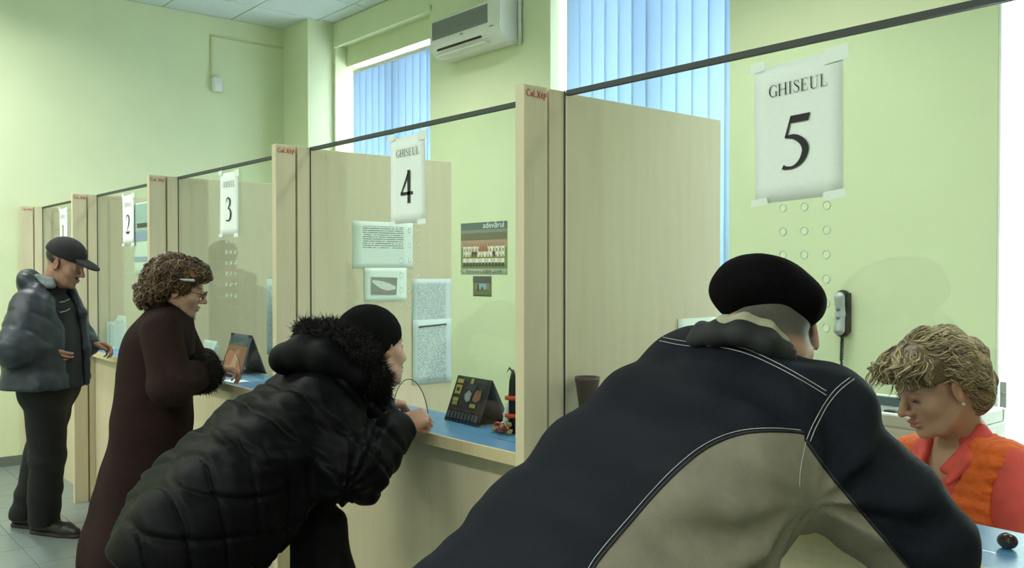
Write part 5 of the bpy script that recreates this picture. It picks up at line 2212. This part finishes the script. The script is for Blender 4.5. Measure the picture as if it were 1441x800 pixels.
def deco4(t, og, u, v, w, h):
    def pp(name, pts, m, off=.003):
        flat_print(name, [(x*w, y*h) for x, y in pts], [tuple(range(len(pts)))], og, u, v, m, t, off)
    gold = colour('print gold', 176, 156, 64)
    for k, (y0, y1) in enumerate(((.84, .93), (.60, .80), (.44, .52), (.36, .43))):
        pp('gold_mark', [(.06+.01*k, y0), (.24, y0), (.24, y1), (.06+.01*k, y1)], gold)
    pp('dark_gap', [(.11, .66), (.19, .66), (.19, .74), (.11, .74)], colour('card black', 30, 26, 28), .0036)
    pp('light_blot', [(.40, .52), (.48, .46), (.56, .50), (.56, .66), (.46, .72), (.38, .62)], colour('print pale', 158, 160, 166))
    pp('skin_blot', [(.62, .52), (.74, .48), (.84, .56), (.82, .74), (.66, .74)], colour('print tan', 146, 92, 66))
    pp('hat_blot', [(.36, .74), (.62, .70), (.64, .84), (.40, .88)], colour('print navy', 44, 46, 66))
    pp('crest', [(.44, .86), (.52, .86), (.52, .97), (.44, .97)], gold)
    pp('gold_mark', [(.60, .36), (.76, .36), (.76, .44), (.60, .44)], gold)
    for k in range(9):
        pp('figure_row', [(.05+k*.1, .08), (.12+k*.1, .08), (.12+k*.1, .22), (.05+k*.1, .22)], colour('print steel', 74, 84, 92))
    pp('rule', [(.1, .27), (.9, .27), (.9, .285), (.1, .285)], colour('print red', 120, 50, 44))


tent('desk_calendar', 'black tent shaped desk calendar with gold print on counter four', (-2.455, 1.775, HC), (-2.258, 1.768, HC), (.12, 1, 0), 1.148,
     colour('card black', 30, 26, 28), deco4)


def deco3(t, og, u, v, w, h):
    flat_print('picture', [(.04*w, .06*h), (.96*w, .06*h), (.96*w, .70*h), (.04*w, .70*h)], [(0, 1, 2, 3)], og, u, v, colour('print terracotta', 176, 118, 90), t, .003)
    flat_print('picture_light', [(.35*w, .12*h), (.6*w, .10*h), (.66*w, .6*h), (.5*w, .62*h)], [(0, 1, 2, 3)], og, u, v, colour('print peach', 196, 154, 126), t, .0036)
    for q in ((.0, .93), (.86, .93)):
        flat_print('corner', [(q[0]*w, q[1]*h), ((q[0]+.14)*w, q[1]*h), ((q[0]+.14)*w, h), (q[0]*w, h)], [(0, 1, 2, 3)], og, u, v, M['black'], t, .0036)


tent('desk_calendar', 'slate framed picture calendar with terracotta print on counter three', (-4.37, 1.775, HC), (-4.10, 1.765, HC), (.05, 1, 0), 1.19,
     colour('card slate', 92, 104, 112), deco3)

# wooden hourglass vase on counter five
vp = A([-1.728, 1.733, HC])
M['vase_wood'] = mat('dark plum wood', srgb(66, 46, 46), .45, .15, 20, stretch=(8, 8, 1))
t = tag(lathe('vase', [(.030, 0), (.033, .006), (.030, .02), (.019, .085), (.018, .10), (.022, .125), (.033, .200), (.035, .208), (.035, .216), (.030, .216), (.026, .20)],
              (vp[0], vp[1], HC+.0003), M['vase_wood']), 'dark wooden hourglass shaped vase on counter five by the partition', 'vase')

# little decorated figure on counter four by the divider
gp = A([-2.105, 1.785, HC])
t = thing('table_ornament', 'small ornament with red rings, white foil and red flowers on counter four', 'ornament', gp)
lathe('post', [(.014, 0), (.014, .12), (.012, .165), (.006, .19), (.002, .20)], gp, M['black'], t, 14)
for z in (.05, .105):
    lathe('red_ring', [(.015, z), (.026, z+.002), (.026, z+.012), (.015, z+.014)], gp, colour('ring red', 206, 70, 38), t, 16)
rs = np.random.RandomState(4)
f_ = Field()
f_.cone(gp+A([-.022, -.012, .012]), gp+A([-.016, -.006, .085]), .016, .010)
f_.disp.append(lambda P: .006*vnoise(P, 70, 3))
wear('white_foil', f_, .004, M['plastic'], t)
tube('feather', [gp+A([0, 0, .19]), gp+A([-.012, -.004, .205]), gp+A([-.022, -.006, .19])], [.003, .003, .001], M['black'], t, 6)
for k in range(16):
    q = gp+A([-.03+rs.randn()*.018, -.03+rs.randn()*.012, .008+abs(rs.randn())*.014])
    f_ = Field()
    f_.ell(q, A([.010, .008, .007]), frame(rs.randn(3)))
    f_.disp.append(lambda P: .003*vnoise(P, 160, 2))
    wear('foil_petal', f_, .0032, [colour('petal red', 176, 48, 52), colour('petal gold', 176, 148, 80), colour('petal dark', 90, 40, 50)][k % 3], t)

# papers and paper box on the far counters
t = thing('paper_stack', 'white papers leaning behind the glass of counter three', 'papers', (-4.56, 1.76, HC))
for k in range(3):
    a0 = .25+.12*k
    sheet('paper', A([-4.675+.02*k, 1.745+.012*k, HC+.001]), unit((1, .06*k, 0)), unit((0, .45-.1*k, 1)), .19-.02*k, .15-.025*k, M['paper'], t, curl=.003, seed=k)
t = thing('paper_box', 'white paper tray standing on counter two behind the glass', 'box', (-6.09, 1.78, HC))
box('tray_back', -6.165, -6.00, 1.80, 1.806, HC, 1.21, M['paper'], t)
box('tray_side', -6.165, -6.160, 1.735, 1.80, HC, 1.17, M['paper'], t)
box('tray_side', -6.005, -6.00, 1.735, 1.80, HC, 1.17, M['paper'], t)
box('tray_floor', -6.160, -6.005, 1.735, 1.80, HC, HC+.004, M['paper'], t)
for k in range(4):
    box('leaflet', -6.155+.005*k, -6.02, 1.752+.011*k, 1.754+.011*k, HC+.004, 1.15+.014*k, [M['list'], M['paper']][k % 2], t)
for cx, cy, lab in ((-5.42, 1.645, 'white slip of paper under the hand of the man in the cap'), (-3.90, 1.65, 'white form on counter three before the woman in brown')):
    tag(sheet('paper_slip', A([cx-.08, cy-.04, HC+.001]), EX, EY, .14, .085, M['paper'], None, curl=.001), lab, 'paper')

# chestnut on counter five
ck = on_z(1417, 772, HC)
f_ = Field()
f_.ell(ck+EZ*.013, A([.0185, .016, .0135]), frame((1, -.6, 0)))
f_.ell(ck+A([.004, -.003, .017]), A([.012, .012, .0105]), None, .01)
M['chestnut'] = mat('glossy chestnut', srgb(52, 26, 26), .22, .2, 80)
o = wear('chestnut', f_, .003, M['chestnut'], None)
tag(o, 'glossy dark brown chestnut lying on counter five', 'chestnut')

# desk with printer behind counter five
t = thing('office_desk', 'pale wooden desk standing behind the clerk counters', 'desk', (-1.35, 2.95, 0))
box('desk_top', -1.72, -1.14, 2.70, 3.30, .72, .75, M['wood'], t, .003)
for x_, y_ in ((-1.70, 2.72), (-1.19, 2.72), (-1.70, 3.25), (-1.19, 3.25)):
    box('leg', x_, x_+.03, y_, y_+.03, 0, .72, M['grey_plastic'], t)
t = thing('printer', 'white office printer with sunken grey top behind the clerk', 'printer', (-1.42, 2.95, .75))
bm = bmesh.new()
x0, x1, y0, y1, z0, z1 = -1.66, -1.18, 2.72, 3.14, .7505, 1.055
bm_box(bm, x0, x1, y0, y1, z0, z1-.04, .012)
bm_obj('casing', bm, M['plastic'], t)
for a in ((x0, x1, y0, y0+.03), (x0, x1, y1-.03, y1), (x0, x0+.03, y0+.03, y1-.03), (x1-.03, x1, y0+.03, y1-.03)):
    box('rim', a[0], a[1], a[2], a[3], z1-.042, z1, M['plastic'], t, .006)
mesh('output_tray', [(x0+.03, y0+.03, z1-.006), (x1-.03, y0+.03, z1-.006), (x1-.03, y1-.03, z1-.036), (x0+.03, y1-.03, z1-.036)], [(0, 1, 2, 3)], M['grey_plastic'], t)
box('back_wall', x0+.03, x1-.03, y1-.05, y1-.03, z1-.04, z1-.003, M['slate'], t)
box('catch', -1.44, -1.40, y0+.10, y0+.13, z1-.018, z1-.006, M['black'], t, .003)
# clerk's chair
c0 = lerp(JC['hipL'], JC['hipR'], .5)
t = thing('office_chair', 'black office chair the clerk sits on', 'chair', (c0[0], c0[1], 0))
f_ = Field()
f_.cone(A([c0[0], c0[1], .47])-latc*.14, A([c0[0], c0[1], .47])+latc*.14, .10, .10, .05)
f_.cone(A([c0[0], c0[1], .47])-latc*.12+frc*.16, A([c0[0], c0[1], .47])+latc*.12+frc*.16, .08, .08, .12)
f_.cut((0, 0, .50), (0, 0, 1), .02)
f_.cut((0, 0, .42), (0, 0, -1), .02)
wear('seat', f_, .014, M['dark_knit'], t)
bb = A([c0[0], c0[1], .78])-frc*.20
f_ = Field()
f_.ell(bb, A([.03, .20, .22]), frame(frc))
wear('backrest', f_, .014, M['dark_knit'], t)
tube('back_bar', [A([c0[0], c0[1], .44])-frc*.05, A([c0[0], c0[1], .46])-frc*.20, bb-frc*.03], .014, M['black'], t)
tube('column', [(c0[0], c0[1], .07), (c0[0], c0[1], .43)], .025, M['black'], t, 12)
for k in range(5):
    q = k*2*math.pi/5+.4
    e = A([c0[0]+.27*math.cos(q), c0[1]+.27*math.sin(q), .055])
    tube('foot', [(c0[0], c0[1], .09), tuple(e)], [.022, .014], M['black'], t)
    tube('castor', [e+A([-.012*math.sin(q), .012*math.cos(q), -.028]), e+A([.012*math.sin(q), -.012*math.cos(q), -.028])], .026, M['black'], t, 12)
